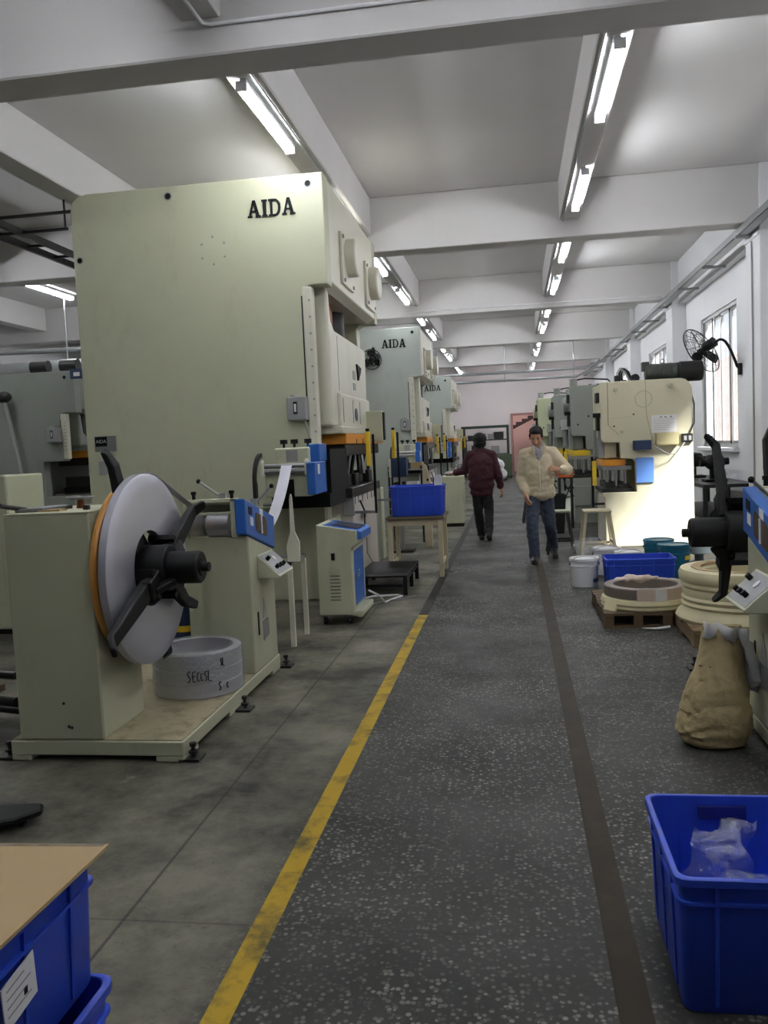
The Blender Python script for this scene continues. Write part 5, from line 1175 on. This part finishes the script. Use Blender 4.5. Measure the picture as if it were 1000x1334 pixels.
fw = thing('hose_bundle', 'bundle of dark hoses arching over a black roller on the cream right-hand press', 'hoses', (1.65, 12.6, 2.26))
for q in range(3): MB().tube([(1.50 + q * 0.035, 12.55 + q * 0.04, 2.27), (1.49 + q * 0.035, 12.55 + q * 0.04, 2.40), (1.53 + q * 0.035, 12.56 + q * 0.04, 2.47), (1.60 + q * 0.03, 12.57 + q * 0.04, 2.42), (1.66 + q * 0.025, 12.58 + q * 0.04, 2.30), (1.70 + q * 0.02, 12.58 + q * 0.04, 2.27)], 0.014, 8).build('belt_hose', GREYBOX if q == 0 else RUBBER, fw, smooth=60)
MB().cyl((1.74, 12.55, 2.32), (1.74, 12.75, 2.32), 0.06, n=18).build('idler', RUBBER, fw, smooth=40)
box(1.44, 1.50, 12.4, 12.5, 2.257, 2.36).build('valve', DARK, fw, bevel=0.006)
c_press('grey-green open-front press, second of the right-hand row', 1.02, 2.25, 15.4, 16.6, 2.43, GREYD, GREYD)
c_press('dull grey press farther back in the right-hand row', 0.86, 2.1, 18.0, 19.1, 2.42, GREYD, GREYD)
c_press('pale green press farthest back in the right-hand row', 0.62, 1.9, 21.0, 22.0, 2.50, mat('pale_green_enamel', (190, 196, 160), 0.5), GREYD)
# orange and black bins beside the right-hand presses
ob = thing('orange_crate', 'small orange crate on a stand beside the second right-hand press', 'crate', (0.86, 14.7, 0))
box(0.74, 0.98, 14.6, 14.9, 0.86, 0.98).build('bin', mat('orange_plastic', (206, 96, 40), 0.5), ob, bevel=0.01)
for x in (0.76, 0.96):
    for yy in (14.62, 14.88): box(x - 0.015, x + 0.015, yy - 0.015, yy + 0.015, 0, 0.86).build('leg', DARK, ob)
box(0.74, 0.98, 14.6, 14.9, 0.845, 0.86).build('shelf', DARK, ob)
MB().beam((0.76, 14.61, 0.3), (0.96, 14.61, 0.8), 0.02, 0.02).build('brace', DARK, ob)
kb = thing('black_bin', 'black open bin standing behind the man in beige', 'bin', (0.62, 14.0, 0))
vs = []; lp = [(0.13, 0), (0.17, 0.62), (0.16, 0.62), (0.12, 0.02)]
for r_, z in lp: vs += [(0.64 + sx * r_, 14.0 + sy * r_, z) for sx, sy in ((-1, -1), (1, -1), (1, 1), (-1, 1))]
fs = [(0, 1, 2, 3), (12, 13, 14, 15)] + [(i * 4 + j, i * 4 + (j + 1) % 4, i * 4 + 4 + (j + 1) % 4, i * 4 + 4 + j) for i in range(3) for j in range(4)]
MB().add(vs, fs).build('bucket', RUBBER, kb)
MB().tube([(0.47, 13.83, 0.615), (0.81, 13.83, 0.615), (0.81, 14.17, 0.615), (0.47, 14.17, 0.615)], 0.012, 6, closed=True).build('rim', RUBBER, kb)

# ================================================================ WALL FANS
def wall_fan(label, c, nrm, R_, wall_pt, wires=16):
    t = thing('wall_fan', label, 'fan', wall_pt, 'wall fans')
    c = Vector(c); n = Vector(nrm).normalized(); a = n.cross(Vector((0, 0, 1))).normalized(); b = n.cross(a)
    cage = MB(); w = 0.0045
    def ring(r, h, rr=w): cage.tube([c + (a * math.cos(q * PI / 16) + b * math.sin(q * PI / 16)) * r + n * h for q in range(32)], rr, 5, closed=True)
    ring(R_, 0.0, w * 2); ring(R_ * 0.66, 0.08); ring(R_ * 0.3, 0.11); ring(R_ * 0.66, -0.07); ring(R_ * 0.33, -0.10)
    for q in range(wires):
        d = a * math.cos(2 * PI * q / wires) + b * math.sin(2 * PI * q / wires)
        cage.tube([c + d * R_ * 0.1 + n * 0.115, c + d * R_ * 0.66 + n * 0.08, c + d * R_], w * 0.8, 4)
        cage.tube([c + d * R_ * 0.2 - n * 0.11, c + d * R_ * 0.66 - n * 0.07, c + d * R_], w * 0.8, 4)
    cage.build('wire_cage', DARK, t)
    for k in range(3):
        th = k * 2 * PI / 3 + 0.5; d = a * math.cos(th) + b * math.sin(th); e = n.cross(d)
        vs = []
        for r_, ww in ((0.05, 0.03), (R_ * 0.5, 0.075), (R_ * 0.85, 0.07), (R_ * 0.92, 0.03)):
            for s_ in (-1, 1):
                for q in (-0.003, 0.003): vs.append(c + d * r_ + e * ww * s_ + n * (0.028 * s_ + q))
        fs = [(0, 1, 3, 2), (12, 14, 15, 13)]
        for i in range(3):
            o = i * 4
            fs += [(o, o + 4, o + 5, o + 1), (o + 2, o + 3, o + 7, o + 6), (o, o + 2, o + 6, o + 4), (o + 1, o + 5, o + 7, o + 3)]
        MB().add(vs, fs).build('blade', BLACK, t)
    MB().cyl(c - n * 0.26, c - n * 0.06, 0.085, 0.075, n=20).build('motor', BLACK, t, smooth=40)
    MB().cyl(c - n * 0.06, c + n * 0.05, 0.045, n=16).build('hub', BLACK, t, smooth=40)
    w_ = Vector(wall_pt); m = c - n * 0.2 - Vector((0, 0, 0.06)); pts = []
    for q in range(11):
        s_ = q / 10; p = m.lerp(w_, s_); p.z += 0.26 * math.sin(PI * min(1, s_ * 1.1)) * (1 if s_ < 0.95 else 0.5); pts.append(p)
    MB().tube(pts, 0.022, 8).build('bracket_arm', BLACK, t, smooth=60)
    MB().box(w_.x - 0.03, w_.x + 0.02, w_.y - 0.05, w_.y + 0.05, w_.z - 0.09, w_.z + 0.09).build('wall_plate', BLACK, t, bevel=0.006)
wall_fan('black wall fan with a round wire cage above the right-hand window corner', (3.06, 14.55, 2.83), (-0.62, 0.62, -0.45), 0.40, (3.575, 14.25, 2.48))
wall_fan('small black fan fixed to the side of the second big press', (-2.70, 16.85, 3.25), (-0.2, -0.9, -0.2), 0.20, (-2.73, 17.05, 3.25), 12)

# ================================================================ DARK WORKBENCH UNDER THE WINDOW
wb = thing('steel_workbench', 'dark steel bench under the window behind the right-hand press', 'bench', (3.1, 14.3, 0))
box(2.72, 3.45, 12.95, 15.9, 0.70, 0.75).build('bench_top', DARK, wb)
for x in (2.75, 3.4):
    for yy in (13.0, 14.4, 15.85): box(x - 0.03, x + 0.03, yy - 0.03, yy + 0.03, 0, 0.70).build('leg', DARK, wb)
box(2.72, 3.45, 12.95, 15.9, 0.25, 0.28).build('lower_shelf', DARK, wb)
for k, (x, yy) in enumerate(((3.05, 15.2), (3.05, 13.75))):
    v = thing('bench_drill', 'dark machine head on the steel bench, %s' % ('farther from the window fan' if k == 0 else 'right below the window fan'), 'machine', (x, yy, 0.75), 'machine heads on the bench')
    box(x - 0.16, x + 0.16, yy - 0.16, yy + 0.16, 0.75, 0.79).build('base', BLACK, v, bevel=0.008)
    MB().cyl((x, yy + 0.1, 0.79), (x, yy + 0.1, 1.12), 0.05, n=14).build('column', BLACK, v, smooth=40)
    MB().lathe([(0.0, 0.93), (0.09, 0.94), (0.14, 0.98), (0.15, 1.08), (0.11, 1.16), (0.0, 1.18)], (x, yy - 0.05, 0), 'z', 18).build('head', BLACK, v, smooth=50)
    MB().cyl((x - 0.22, yy - 0.05, 1.04), (x + 0.2, yy - 0.05, 1.06), 0.055, n=14).build('motor', BLACK, v, smooth=50)
    MB().tube([(x - 0.05, yy - 0.15, 1.0), (x - 0.2, yy - 0.25, 1.08), (x - 0.3, yy - 0.28, 1.16)], 0.012, 6).build('handle', DARK, v)
tag(MB().tube([(3.12, 13.35, 0.75), (2.98, 13.3, 1.1), (2.92, 13.28, 1.46)], 0.014, 8).build('iron_rod', DARK, smooth=60), 'thin dark iron rod leaning up from the bench in front of the window', 'rod')
tag(MB().ball((3.28, 14.5, 0.88), (0.14, 0.16, 0.125), 16, 10).build('white_sack', PLASTW, smooth=60), 'small white sack between the two dark bench machines', 'sack')

# ================================================================ FAR END
def rack(label, x0, x1, y0, y1, h, post, bar, shelves):
    t = thing('storage_rack', label, 'rack', ((x0 + x1) / 2, (y0 + y1) / 2, 0), 'racks at the far wall')
    for x in (x0, x1):
        for yy in (y0, y1): box(x - 0.05, x + 0.05, yy - 0.04, yy + 0.04, 0, h).build('post', post, t)
    for yy in (y0, y1): box(x0, x1, yy - 0.04, yy + 0.04, h - 0.09, h).build('top_rail', bar, t)
    for z in shelves: box(x0, x1, y0, y1, z - 0.05, z).build('shelf', bar, t)
rack('dark green steel rack against the far wall left of the doorway', -2.10, -0.20, 36.6, 37.9, 2.20, RACKG, RACKG, (0.35, 1.0, 1.62))
rack('rack with yellow-green posts beside the farthest press', -3.9, -2.35, 34.6, 35.6, 2.12, LIMEG, RACKG, (0.4, 1.1, 1.7))
cols = [(RACKG, 0.0), (DARK, 0), (CARD, 0), (GREYBOX, 0)]
for k, (x, z, w, h, m, nm) in enumerate(((-1.35, 1.62, 0.42, 0.22, CARD, 'tan carton'), (-0.92, 1.62, 0.26, 0.20, GREYBOX, 'grey carton'), (-0.58, 1.62, 0.40, 0.27, DARK, 'dark crate'),
                                        (-1.75, 1.62, 0.3, 0.16, DARK, 'low dark crate'), (-0.75, 1.0, 0.34, 0.30, GREYBOX, 'grey machine part'), (-1.55, 1.0, 0.4, 0.36, DARK, 'black machine part'))):
    o = thing('stored_box', '%s on the %s shelf of the green rack' % (nm, 'upper' if z > 1.5 else 'middle'), 'box', (x, 37.1, z), 'things on the green rack')
    box(x - w / 2, x + w / 2, 36.85, 37.35, z, z + h).build('body', m, o, bevel=0.02); box(x - w / 2 - 0.02, x + w / 2 + 0.02, 36.83, 37.37, z + h, z + h + 0.03).build('lid', m, o)
fb_ = thing('green_cabinet', 'low dark green cabinet standing in front of the green rack', 'cabinet', (-0.7, 35.6, 0))
box(-1.5, -0.05, 35.3, 35.95, 0.05, 0.98).build('body', mat('faded_green_paint', (76, 88, 66), 0.6, var=0.12), fb_, bevel=0.01)
for x in (-1.48, -0.76): box(x, x + 0.70, 35.285, 35.30, 0.1, 0.93).build('door', mat('faded_green_paint', (76, 88, 66)), fb_, bevel=0.006)
for x, yy in ((-1.45, 35.35), (-0.1, 35.35), (-1.45, 35.9), (-0.1, 35.9)): box(x - 0.03, x + 0.03, yy - 0.03, yy + 0.03, 0, 0.05).build('foot', DARK, fb_)
ws = thing('white_bundle', 'white and grey bundle on the floor beyond the maroon-jacketed person', 'bundle', (-0.50, 33.5, 0))
MB().ball((-0.50, 33.5, 0.26), (0.24, 0.2, 0.26), 16, 10).ball((-0.54, 33.5, 0.62), (0.19, 0.17, 0.22), 16, 10).ball((-0.64, 33.5, 0.84), (0.09, 0.09, 0.10), 12, 8).build('sack', PLASTW, ws, remesh=0.03, wrinkle=0.03, wscale=5)
box(-0.74, -0.28, 33.3, 33.7, -0.0, 0.03).build('board', DARK, ws)
# instruments and clutter between the first and second big press
ib = thing('instrument_box', 'dark navy instrument box with a pale side on a stand past the nearest press', 'instrument', (-1.62, 12.1, 0))
box(-1.72, -1.50, 12.0, 12.2, 1.08, 1.36).build('case', NAVY, ib, bevel=0.008); box(-1.75, -1.72, 12.0, 12.2, 1.08, 1.34).build('side', PALE, ib)
box(-1.63, -1.59, 12.08, 12.12, 0, 1.08).build('post', GALV, ib); box(-1.78, -1.44, 11.95, 12.25, 0, 0.03).build('foot', DARK, ib)
st_ = thing('parts_shelf', 'small open steel shelf with trays past the nearest press', 'shelf', (-1.6, 13.4, 0))
for z in (0.55, 0.85, 1.15): box(-1.95, -1.40, 13.2, 13.6, z - 0.02, z).build('shelf_board', GALV, st_)
for x in (-1.93, -1.42):
    for yy in (13.22, 13.58): box(x - 0.015, x + 0.015, yy - 0.015, yy + 0.015, 0, 1.2).build('post', DARK, st_)
for k, (x, z, m, w) in enumerate(((-1.78, 0.85, DARK, 'black'), (-1.58, 0.85, PLASTW, 'white'), (-1.7, 1.15, NAVY, 'navy'), (-1.5, 1.15, CARD, 'brown'))):
    o = thing('parts_tray', '%s tray on the small steel shelf' % w, 'tray', (x, 13.4, z), 'trays on the small shelf')
    vs = []; lp = [(0.075, 0.0), (0.09, 0.10), (0.083, 0.10), (0.07, 0.01)]
    for r_, zz in lp: vs += [(x + sx * r_, 13.4 + sy * r_ * 1.6, z + zz) for sx, sy in ((-1, -1), (1, -1), (1, 1), (-1, 1))]
    MB().add(vs, [(0, 1, 2, 3), (12, 13, 14, 15)] + [(i * 4 + j, i * 4 + (j + 1) % 4, i * 4 + 4 + (j + 1) % 4, i * 4 + 4 + j) for i in range(3) for j in range(4)]).build('body', m, o)
cn = thing('tapered_post', 'tapered cream wooden post standing past the nearest press', 'post', (-1.28, 12.6, 0))
MB().prism([(-1.33, 0.0), (-1.22, 0.0), (-1.22, 0.95), (-1.25, 1.12), (-1.28, 1.22), (-1.33, 1.25)], 'y', 12.55, 12.62).build('board', WOOD, cn, bevel=0.004)
MB().cyl((-1.26, 12.548, 1.0), (-1.26, 12.552, 1.0), 0.02, n=10).build('bolt', DARK, cn)
# ================================================================ PEOPLE
SKIN = mat('skin', (196, 150, 122), 0.55, var=0.06, scale=12)
HAIR = mat('black_hair', (13, 12, 12), 0.75, var=0.2, scale=40)
def V(*a): return Vector(a)
def hand(mb, wrist, d, n, side, curl=0.5, s=1.0):
    """palm, four fingers of unequal length and a thumb from the side of the palm"""
    d = V(*d).normalized(); n = V(*n); n = (n - d * n.dot(d)).normalized(); l = d.cross(n).normalized() * side
    w = V(*wrist); rot = Matrix((l, d, n)).transposed()
    mb.ball(w + d * 0.045 * s, (0.042 * s, 0.052 * s, 0.02 * s), 12, 8, rot)
    mb.limb([w, w + d * 0.03 * s], [0.026 * s, 0.026 * s], 10)
    for k, (lx, ln) in enumerate(((-0.030, 0.068), (-0.010, 0.078), (0.011, 0.072), (0.030, 0.056))):
        b = w + d * 0.082 * s + l * lx * s; pts = [b]; dd = d.copy(); a = 0
        for f in (0.45, 0.32, 0.23):
            a += curl * (0.6 + 0.08 * k); dd = (d * math.cos(a) + n * math.sin(a)); b = b + dd * ln * f * s; pts.append(b)
        mb.limb(pts, [0.0105 * s, 0.0098 * s, 0.009 * s, 0.008 * s], 8)
    b = w + d * 0.025 * s - l * 0.034 * s; t1 = b + (d * 0.6 - l * 0.7 + n * 0.25).normalized() * 0.036 * s; t2 = t1 + (d * 0.9 - l * 0.15 + n * 0.4).normalized() * 0.03 * s
    mb.limb([b, t1, t2], [0.014 * s, 0.0115 * s, 0.0095 * s], 8)
def head(mb, c, fwd, up, s=1.0):
    f = V(*fwd).normalized(); u = V(*up); u = (u - f * u.dot(f)).normalized(); r = f.cross(u).normalized(); R_ = Matrix((r, f, u)).transposed(); c = V(*c)
    P_ = lambda x, y, z: c + R_ @ V(x * s, y * s, z * s)
    mb.ball(P_(0, -0.012, 0.03), (0.075 * s, 0.092 * s, 0.085 * s), 18, 12, R_)
    mb.ball(P_(0, 0.012, -0.035), (0.062 * s, 0.072 * s, 0.078 * s), 16, 10, R_)
    mb.ball(P_(0, 0.055, -0.088), (0.026 * s, 0.024 * s, 0.022 * s), 10, 8, R_)      # chin
    for q in range(4): mb.ball(P_(0, 0.078 + q * 0.007, 0.012 - q * 0.014), 0.0095 * s + q * 0.0018 * s, 8, 6)  # nose bridge to tip
    for sx in (-1, 1):
        mb.ball(P_(sx * 0.011, 0.09, -0.034), 0.009 * s, 8, 6)
        mb.ball(P_(sx * 0.038, 0.056, -0.02), (0.024 * s, 0.022 * s, 0.026 * s), 10, 8, R_)  # cheek
        mb.ball(P_(sx * 0.03, 0.072, 0.026), (0.026 * s, 0.012 * s, 0.009 * s), 10, 6, R_)   # brow
        mb.ball(P_(sx * 0.078, -0.005, -0.008), (0.01 * s, 0.02 * s, 0.032 * s), 8, 8, R_)   # ear
    mb.ball(P_(0, 0.080, -0.058), (0.024 * s, 0.010 * s, 0.006 * s), 10, 6, R_); mb.ball(P_(0, 0.078, -0.068), (0.020 * s, 0.010 * s, 0.007 * s), 10, 6, R_)
    return P_, R_
def shoe(name_m, ankle, toe, parent, m):
    a, t = V(*ankle), V(*toe); d = (t - a); d.z = 0; d.normalize(); b = MB()
    heel = V(a.x, a.y, max(0.035, a.z - 0.05)) - d * 0.045
    t2 = V(t.x, t.y, max(0.03, t.z))
    b.limb([heel, heel.lerp(t2, 0.5) + V(0, 0, 0.018), t2], [0.046, 0.050, 0.040], 12); b.limb([heel + d * 0.04, V(a.x, a.y, a.z + 0.03)], [0.050, 0.052], 12)
    for q in range(6): b.ball(heel.lerp(t2, q / 5) - V(0, 0, 0.022), (0.042, 0.045, 0.016), 10, 6)
    b.build('shoe', m, parent, remesh=0.009, rsmooth=3)
def torso(mb, pel, wst, chs, nck, g=0.0):
    mb.ball(pel, (0.155 + g, 0.105 + g, 0.12), 16, 10); mb.ball(wst, (0.14 + g, 0.10 + g, 0.15), 16, 10); mb.ball(chs, (0.165 + g, 0.115 + g, 0.17), 16, 10)
    mb.limb([wst, chs], [0.11 + g, 0.12 + g], 14); mb.limb([pel, wst], [0.11 + g, 0.11 + g], 14)

# ---- man in a beige jacket, walking towards the camera, looking down
mn = thing('person', 'person in a beige jacket and blue jeans walking forward, looking down, hand at chest', 'person', (0.32, 10.85, 0))
pel, wst, chs, nck, hc = (0.315, 10.86, 0.88), (0.315, 10.86, 1.04), (0.318, 10.87, 1.22), (0.308, 10.85, 1.40), (0.288, 10.80, 1.545)
RH, RK, RA, RT = (0.235, 10.85, 0.86), (0.205, 10.69, 0.47), (0.225, 10.64, 0.085), (0.215, 10.49, 0.03)
LH, LK, LA, LT = (0.395, 10.87, 0.86), (0.425, 10.88, 0.47), (0.475, 11.13, 0.15), (0.49, 10.98, 0.035)
RS, RE, RW = (0.155, 10.88, 1.335), (0.085, 10.90, 1.05), (0.140, 10.72, 0.85)
LS, LE, LW = (0.478, 10.88, 1.345), (0.655, 10.80, 1.13), (0.565, 10.66, 1.13)
b = MB(); torso(b, pel, wst, chs, nck)
b.limb([chs, nck, hc], [0.09, 0.058, 0.055], 14)
for h_, k_, a_, t_ in ((RH, RK, RA, RT), (LH, LK, LA, LT)): b.limb([h_, k_, a_, V(*a_).lerp(V(*t_), 0.7) - V(0, 0, 0.012)], [0.082, 0.056, 0.036, 0.022], 12)
for s_, e_, w_ in ((RS, RE, RW), (LS, LE, LW)): b.limb([s_, e_, w_], [0.058, 0.042, 0.029], 12)
b.limb([RS, (0.25, 10.87, 1.36), LS], [0.06, 0.07, 0.06], 12)
hand(b, RW, (0.18, -0.35, -0.9), (0.5, 0.3, 0.0), 1, 0.45)
hand(b, LW, (-0.9, -0.1, 0.25), (0.1, 0.9, -0.1), -1, 0.55)
hp, hr = head(b, hc, (-0.08, -0.86, -0.42), (0, -0.3, 1))
b.build('body', SKIN, mn, remesh=0.0065, rsmooth=3)
for sx in (-1, 1):
    MB().ball(hp(sx * 0.031, 0.078, 0.008), (0.013, 0.006, 0.004), 10, 6, hr).build('eye', INK, mn, smooth=60)
    MB().ball(hp(sx * 0.032, 0.082, 0.032), (0.020, 0.006, 0.004), 10, 6, hr).build('eyebrow', HAIR, mn, smooth=60)
MB().ball(hp(0, 0.090, -0.062), (0.018, 0.004, 0.0025), 10, 6, hr).build('mouth', mat('lips', (150, 92, 84), 0.5), mn, smooth=60)
h = MB(); h.ball(hp(0, -0.032, 0.062), (0.086, 0.092, 0.074), 18, 12, hr); h.ball(hp(0, 0.038, 0.092), (0.064, 0.036, 0.03), 14, 8, hr); h.ball(hp(0, -0.055, 0.0), (0.078, 0.06, 0.075), 14, 10, hr)
for sx in (-1, 1): h.ball(hp(sx * 0.073, 0.012, 0.035), (0.014, 0.034, 0.036), 10, 8, hr)
h.build('hair', HAIR, mn, remesh=0.008, rsmooth=2, wrinkle=0.006, wscale=38)
BEIGE = mat('beige_twill', (206, 192, 162), 0.8, var=0.07, scale=14, bump=0.2, bscale=80)
j = MB(); torso(j, (0.318, 10.855, 0.90), wst, chs, nck, 0.035)
j.ball((0.317, 10.862, 1.09), (0.19, 0.158, 0.34), 22, 14); j.ball((0.317, 10.862, 0.84), (0.20, 0.145, 0.10), 20, 12); j.limb([(0.22, 10.86, 0.86), (0.41, 10.86, 0.86)], [0.10, 0.10], 14); j.limb([(0.25, 10.84, 1.10), (0.38, 10.84, 1.10)], [0.12, 0.12], 14)
j.limb([(0.20, 10.88, 1.35), (0.31, 10.875, 1.395), (0.43, 10.88, 1.355)], [0.075, 0.075, 0.075], 12)
j.limb([RS, RE, (0.130, 10.745, 0.88)], [0.083, 0.070, 0.052], 14); j.limb([LS, LE, (0.585, 10.675, 1.13)], [0.083, 0.070, 0.052], 14)
j.build('jacket', BEIGE, mn, remesh=0.011, rsmooth=9, wrinkle=0.010, wscale=12)
c = MB()
for sx in (-1, 1):
    c.prism([(0.31 + sx * 0.012, 1.30), (0.31 + sx * 0.075, 1.345), (0.31 + sx * 0.088, 1.42), (0.31 + sx * 0.055, 1.45), (0.31 + sx * 0.03, 1.37)], 'y', 10.728, 10.742)
c.build('jacket_collar', BEIGE, mn, bevel=0.006)
STRIPE = bpy.data.materials.new('striped_shirt'); STRIPE.use_nodes = True
_n = STRIPE.node_tree; _wv = _n.nodes.new('ShaderNodeTexWave'); _wv.inputs['Scale'].default_value = 22; _wv.bands_direction = 'DIAGONAL'
_rp = _n.nodes.new('ShaderNodeValToRGB'); _rp.color_ramp.elements[0].color = lin((70, 66, 92)) + (1,); _rp.color_ramp.elements[1].color = lin((214, 210, 216)) + (1,)
_tc = _n.nodes.new('ShaderNodeTexCoord'); _n.links.new(_tc.outputs['Object'], _wv.inputs['Vector']); _n.links.new(_wv.outputs['Fac'], _rp.inputs[0]); _n.links.new(_rp.outputs[0], _n.nodes['Principled BSDF'].inputs['Base Color'])
_n.nodes['Principled BSDF'].inputs['Roughness'].default_value = 0.8
s_ = MB(); s_.limb([(0.265, 10.80, 1.43), (0.295, 10.745, 1.36), (0.312, 10.735, 1.26)], [0.03, 0.034, 0.014], 10); s_.limb([(0.36, 10.80, 1.43), (0.335, 10.745, 1.36), (0.312, 10.735, 1.26)], [0.03, 0.034, 0.014], 10)
s_.limb([(0.27, 10.86, 1.44), (0.35, 10.86, 1.44)], [0.05, 0.05], 10)
s_.build('striped_shirt', STRIPE, mn, remesh=0.009, rsmooth=2)
MB().tube([(0.312, 10.716, 1.25), (0.316, 10.70, 1.15), (0.318, 10.700, 1.0), (0.32, 10.716, 0.86)], 0.007, 6).build('zip_line', mat('pale_zip', (226, 216, 196), 0.6), mn)
JEAN = mat('dark_blue_denim', (54, 62, 80), 0.85, var=0.16, scale=10, bump=0.2, bscale=90)
tr_ = MB(); tr_.ball((0.315, 10.865, 0.84), (0.150, 0.100, 0.11), 16, 10)
tr_.limb([RH, RK, (0.224, 10.65, 0.13), (0.224, 10.645, 0.085)], [0.092, 0.078, 0.066, 0.068], 14); tr_.limb([LH, LK, (0.466, 11.08, 0.20), (0.478, 11.14, 0.10)], [0.092, 0.078, 0.066, 0.064], 14)
tr_.build('trousers', JEAN, mn, remesh=0.011, rsmooth=4, wrinkle=0.010, wscale=14)
SHOE = mat('black_shoe_leather', (26, 25, 27), 0.5, var=0.15)
shoe('shoe', RA, RT, mn, SHOE); shoe('shoe', LA, LT, mn, SHOE)
tag(MB().tube([(0.135, 10.76, 0.86), (0.146, 10.71, 0.863), (0.158, 10.70, 0.857)], 0.012, 8).build('wrist_watch', INK), 'dark watch on the wrist of the person in beige', 'watch') if False else None

# ---- person in a maroon jacket seen from behind, walking away
wn = thing('person', 'person in a maroon jacket and black trousers seen from behind, walking away', 'person', (-0.49, 13.25, 0))
pel, wst, chs, nck, hc = (-0.495, 13.22, 0.87), (-0.495, 13.22, 1.02), (-0.495, 13.23, 1.20), (-0.500, 13.24, 1.38), (-0.505, 13.26, 1.535)
LH, LK, LA, LT = (-0.565, 13.22, 0.85), (-0.565, 13.27, 0.46), (-0.525, 13.33, 0.085), (-0.53, 13.49, 0.03)
RH, RK, RA, RT = (-0.425, 13.22, 0.85), (-0.395, 13.22, 0.46), (-0.405, 13.05, 0.14), (-0.40, 13.19, 0.035)
RS, RE, RW = (-0.335, 13.24, 1.31), (-0.245, 13.23, 1.04), (-0.200, 13.31, 0.80)
LS, LE, LW = (-0.655, 13.24, 1.31), (-0.755, 13.30, 1.09), (-0.93, 13.46, 1.05)
b = MB(); torso(b, pel, wst, chs, nck); b.limb([chs, nck, hc], [0.09, 0.055, 0.05], 14)
for h_, k_, a_, t_ in ((RH, RK, RA, RT), (LH, LK, LA, LT)): b.limb([h_, k_, a_, V(*a_).lerp(V(*t_), 0.7) - V(0, 0, 0.012)], [0.08, 0.055, 0.036, 0.022], 12)
for s2, e2, w2 in ((RS, RE, RW), (LS, LE, LW)): b.limb([s2, e2, w2], [0.055, 0.04, 0.027], 12)
hand(b, RW, (0.12, 0.12, -0.95), (-0.9, 0.2, 0.0), -1, 0.4, 0.95)
hand(b, LW, (-0.85, 0.45, -0.1), (0.0, 0.1, -0.9), 1, 0.35, 0.95)
hp, hr = head(b, hc, (-0.1, 0.97, -0.12), (0, 0.1, 1), 0.97)
b.build('body', SKIN, wn, remesh=0.0065, rsmooth=3)
for sx in (-1, 1):
    MB().ball(hp(sx * 0.031, 0.078, 0.008), (0.012, 0.006, 0.005), 10, 6, hr).build('eye', INK, wn, smooth=60)
MB().ball(hp(0, 0.088, -0.062), (0.018, 0.004, 0.003), 10, 6, hr).build('mouth', mat('lips', (150, 92, 84), 0.5), wn, smooth=60)
h = MB(); h.ball(hp(0, -0.03, 0.035), (0.112, 0.112, 0.095), 18, 12, hr); h.ball(hp(0, -0.045, -0.04), (0.100, 0.085, 0.08), 16, 10, hr); h.ball(hp(0, 0.045, 0.085), (0.07, 0.04, 0.03), 14, 8, hr)
h.build('hair', HAIR, wn, remesh=0.009, rsmooth=2, wrinkle=0.010, wscale=30)
MAROON = mat('maroon_fabric', (64, 26, 38), 0.85, var=0.14, scale=12, bump=0.2, bscale=80)
j = MB(); torso(j, (-0.495, 13.22, 0.86), wst, chs, nck, 0.045)
j.ball((-0.495, 13.225, 1.04), (0.195, 0.165, 0.36), 22, 14); j.limb([(-0.56, 13.22, 0.77), (-0.43, 13.22, 0.77)], [0.115, 0.115], 14); j.limb([(-0.57, 13.23, 1.02), (-0.42, 13.23, 1.02)], [0.125, 0.125], 14)
j.limb([(-0.62, 13.24, 1.32), (-0.50, 13.24, 1.36), (-0.37, 13.24, 1.32)], [0.08, 0.085, 0.08], 12); j.limb([(-0.50, 13.24, 1.36), (-0.50, 13.25, 1.43)], [0.075, 0.066], 12)
j.limb([RS, RE, (-0.208, 13.295, 0.835)], [0.085, 0.07, 0.054], 14); j.limb([LS, LE, (-0.895, 13.43, 1.055)], [0.085, 0.07, 0.054], 14)
j.build('jacket', MAROON, wn, remesh=0.011, rsmooth=4, wrinkle=0.012, wscale=10)
BLKT = mat('black_trouser_cloth', (24, 24, 28), 0.85, var=0.15)
tr_ = MB(); tr_.ball((-0.495, 13.22, 0.83), (0.16, 0.118, 0.13), 16, 10)
tr_.limb([LH, LK, (-0.527, 13.32, 0.09)], [0.098, 0.074, 0.064], 14); tr_.limb([RH, RK, (-0.404, 13.06, 0.15)], [0.098, 0.074, 0.064], 14)
tr_.build('trousers', BLKT, wn, remesh=0.011, rsmooth=4, wrinkle=0.008, wscale=14)
shoe('shoe', LA, LT, wn, SHOE); shoe('shoe', RA, RT, wn, SHOE)
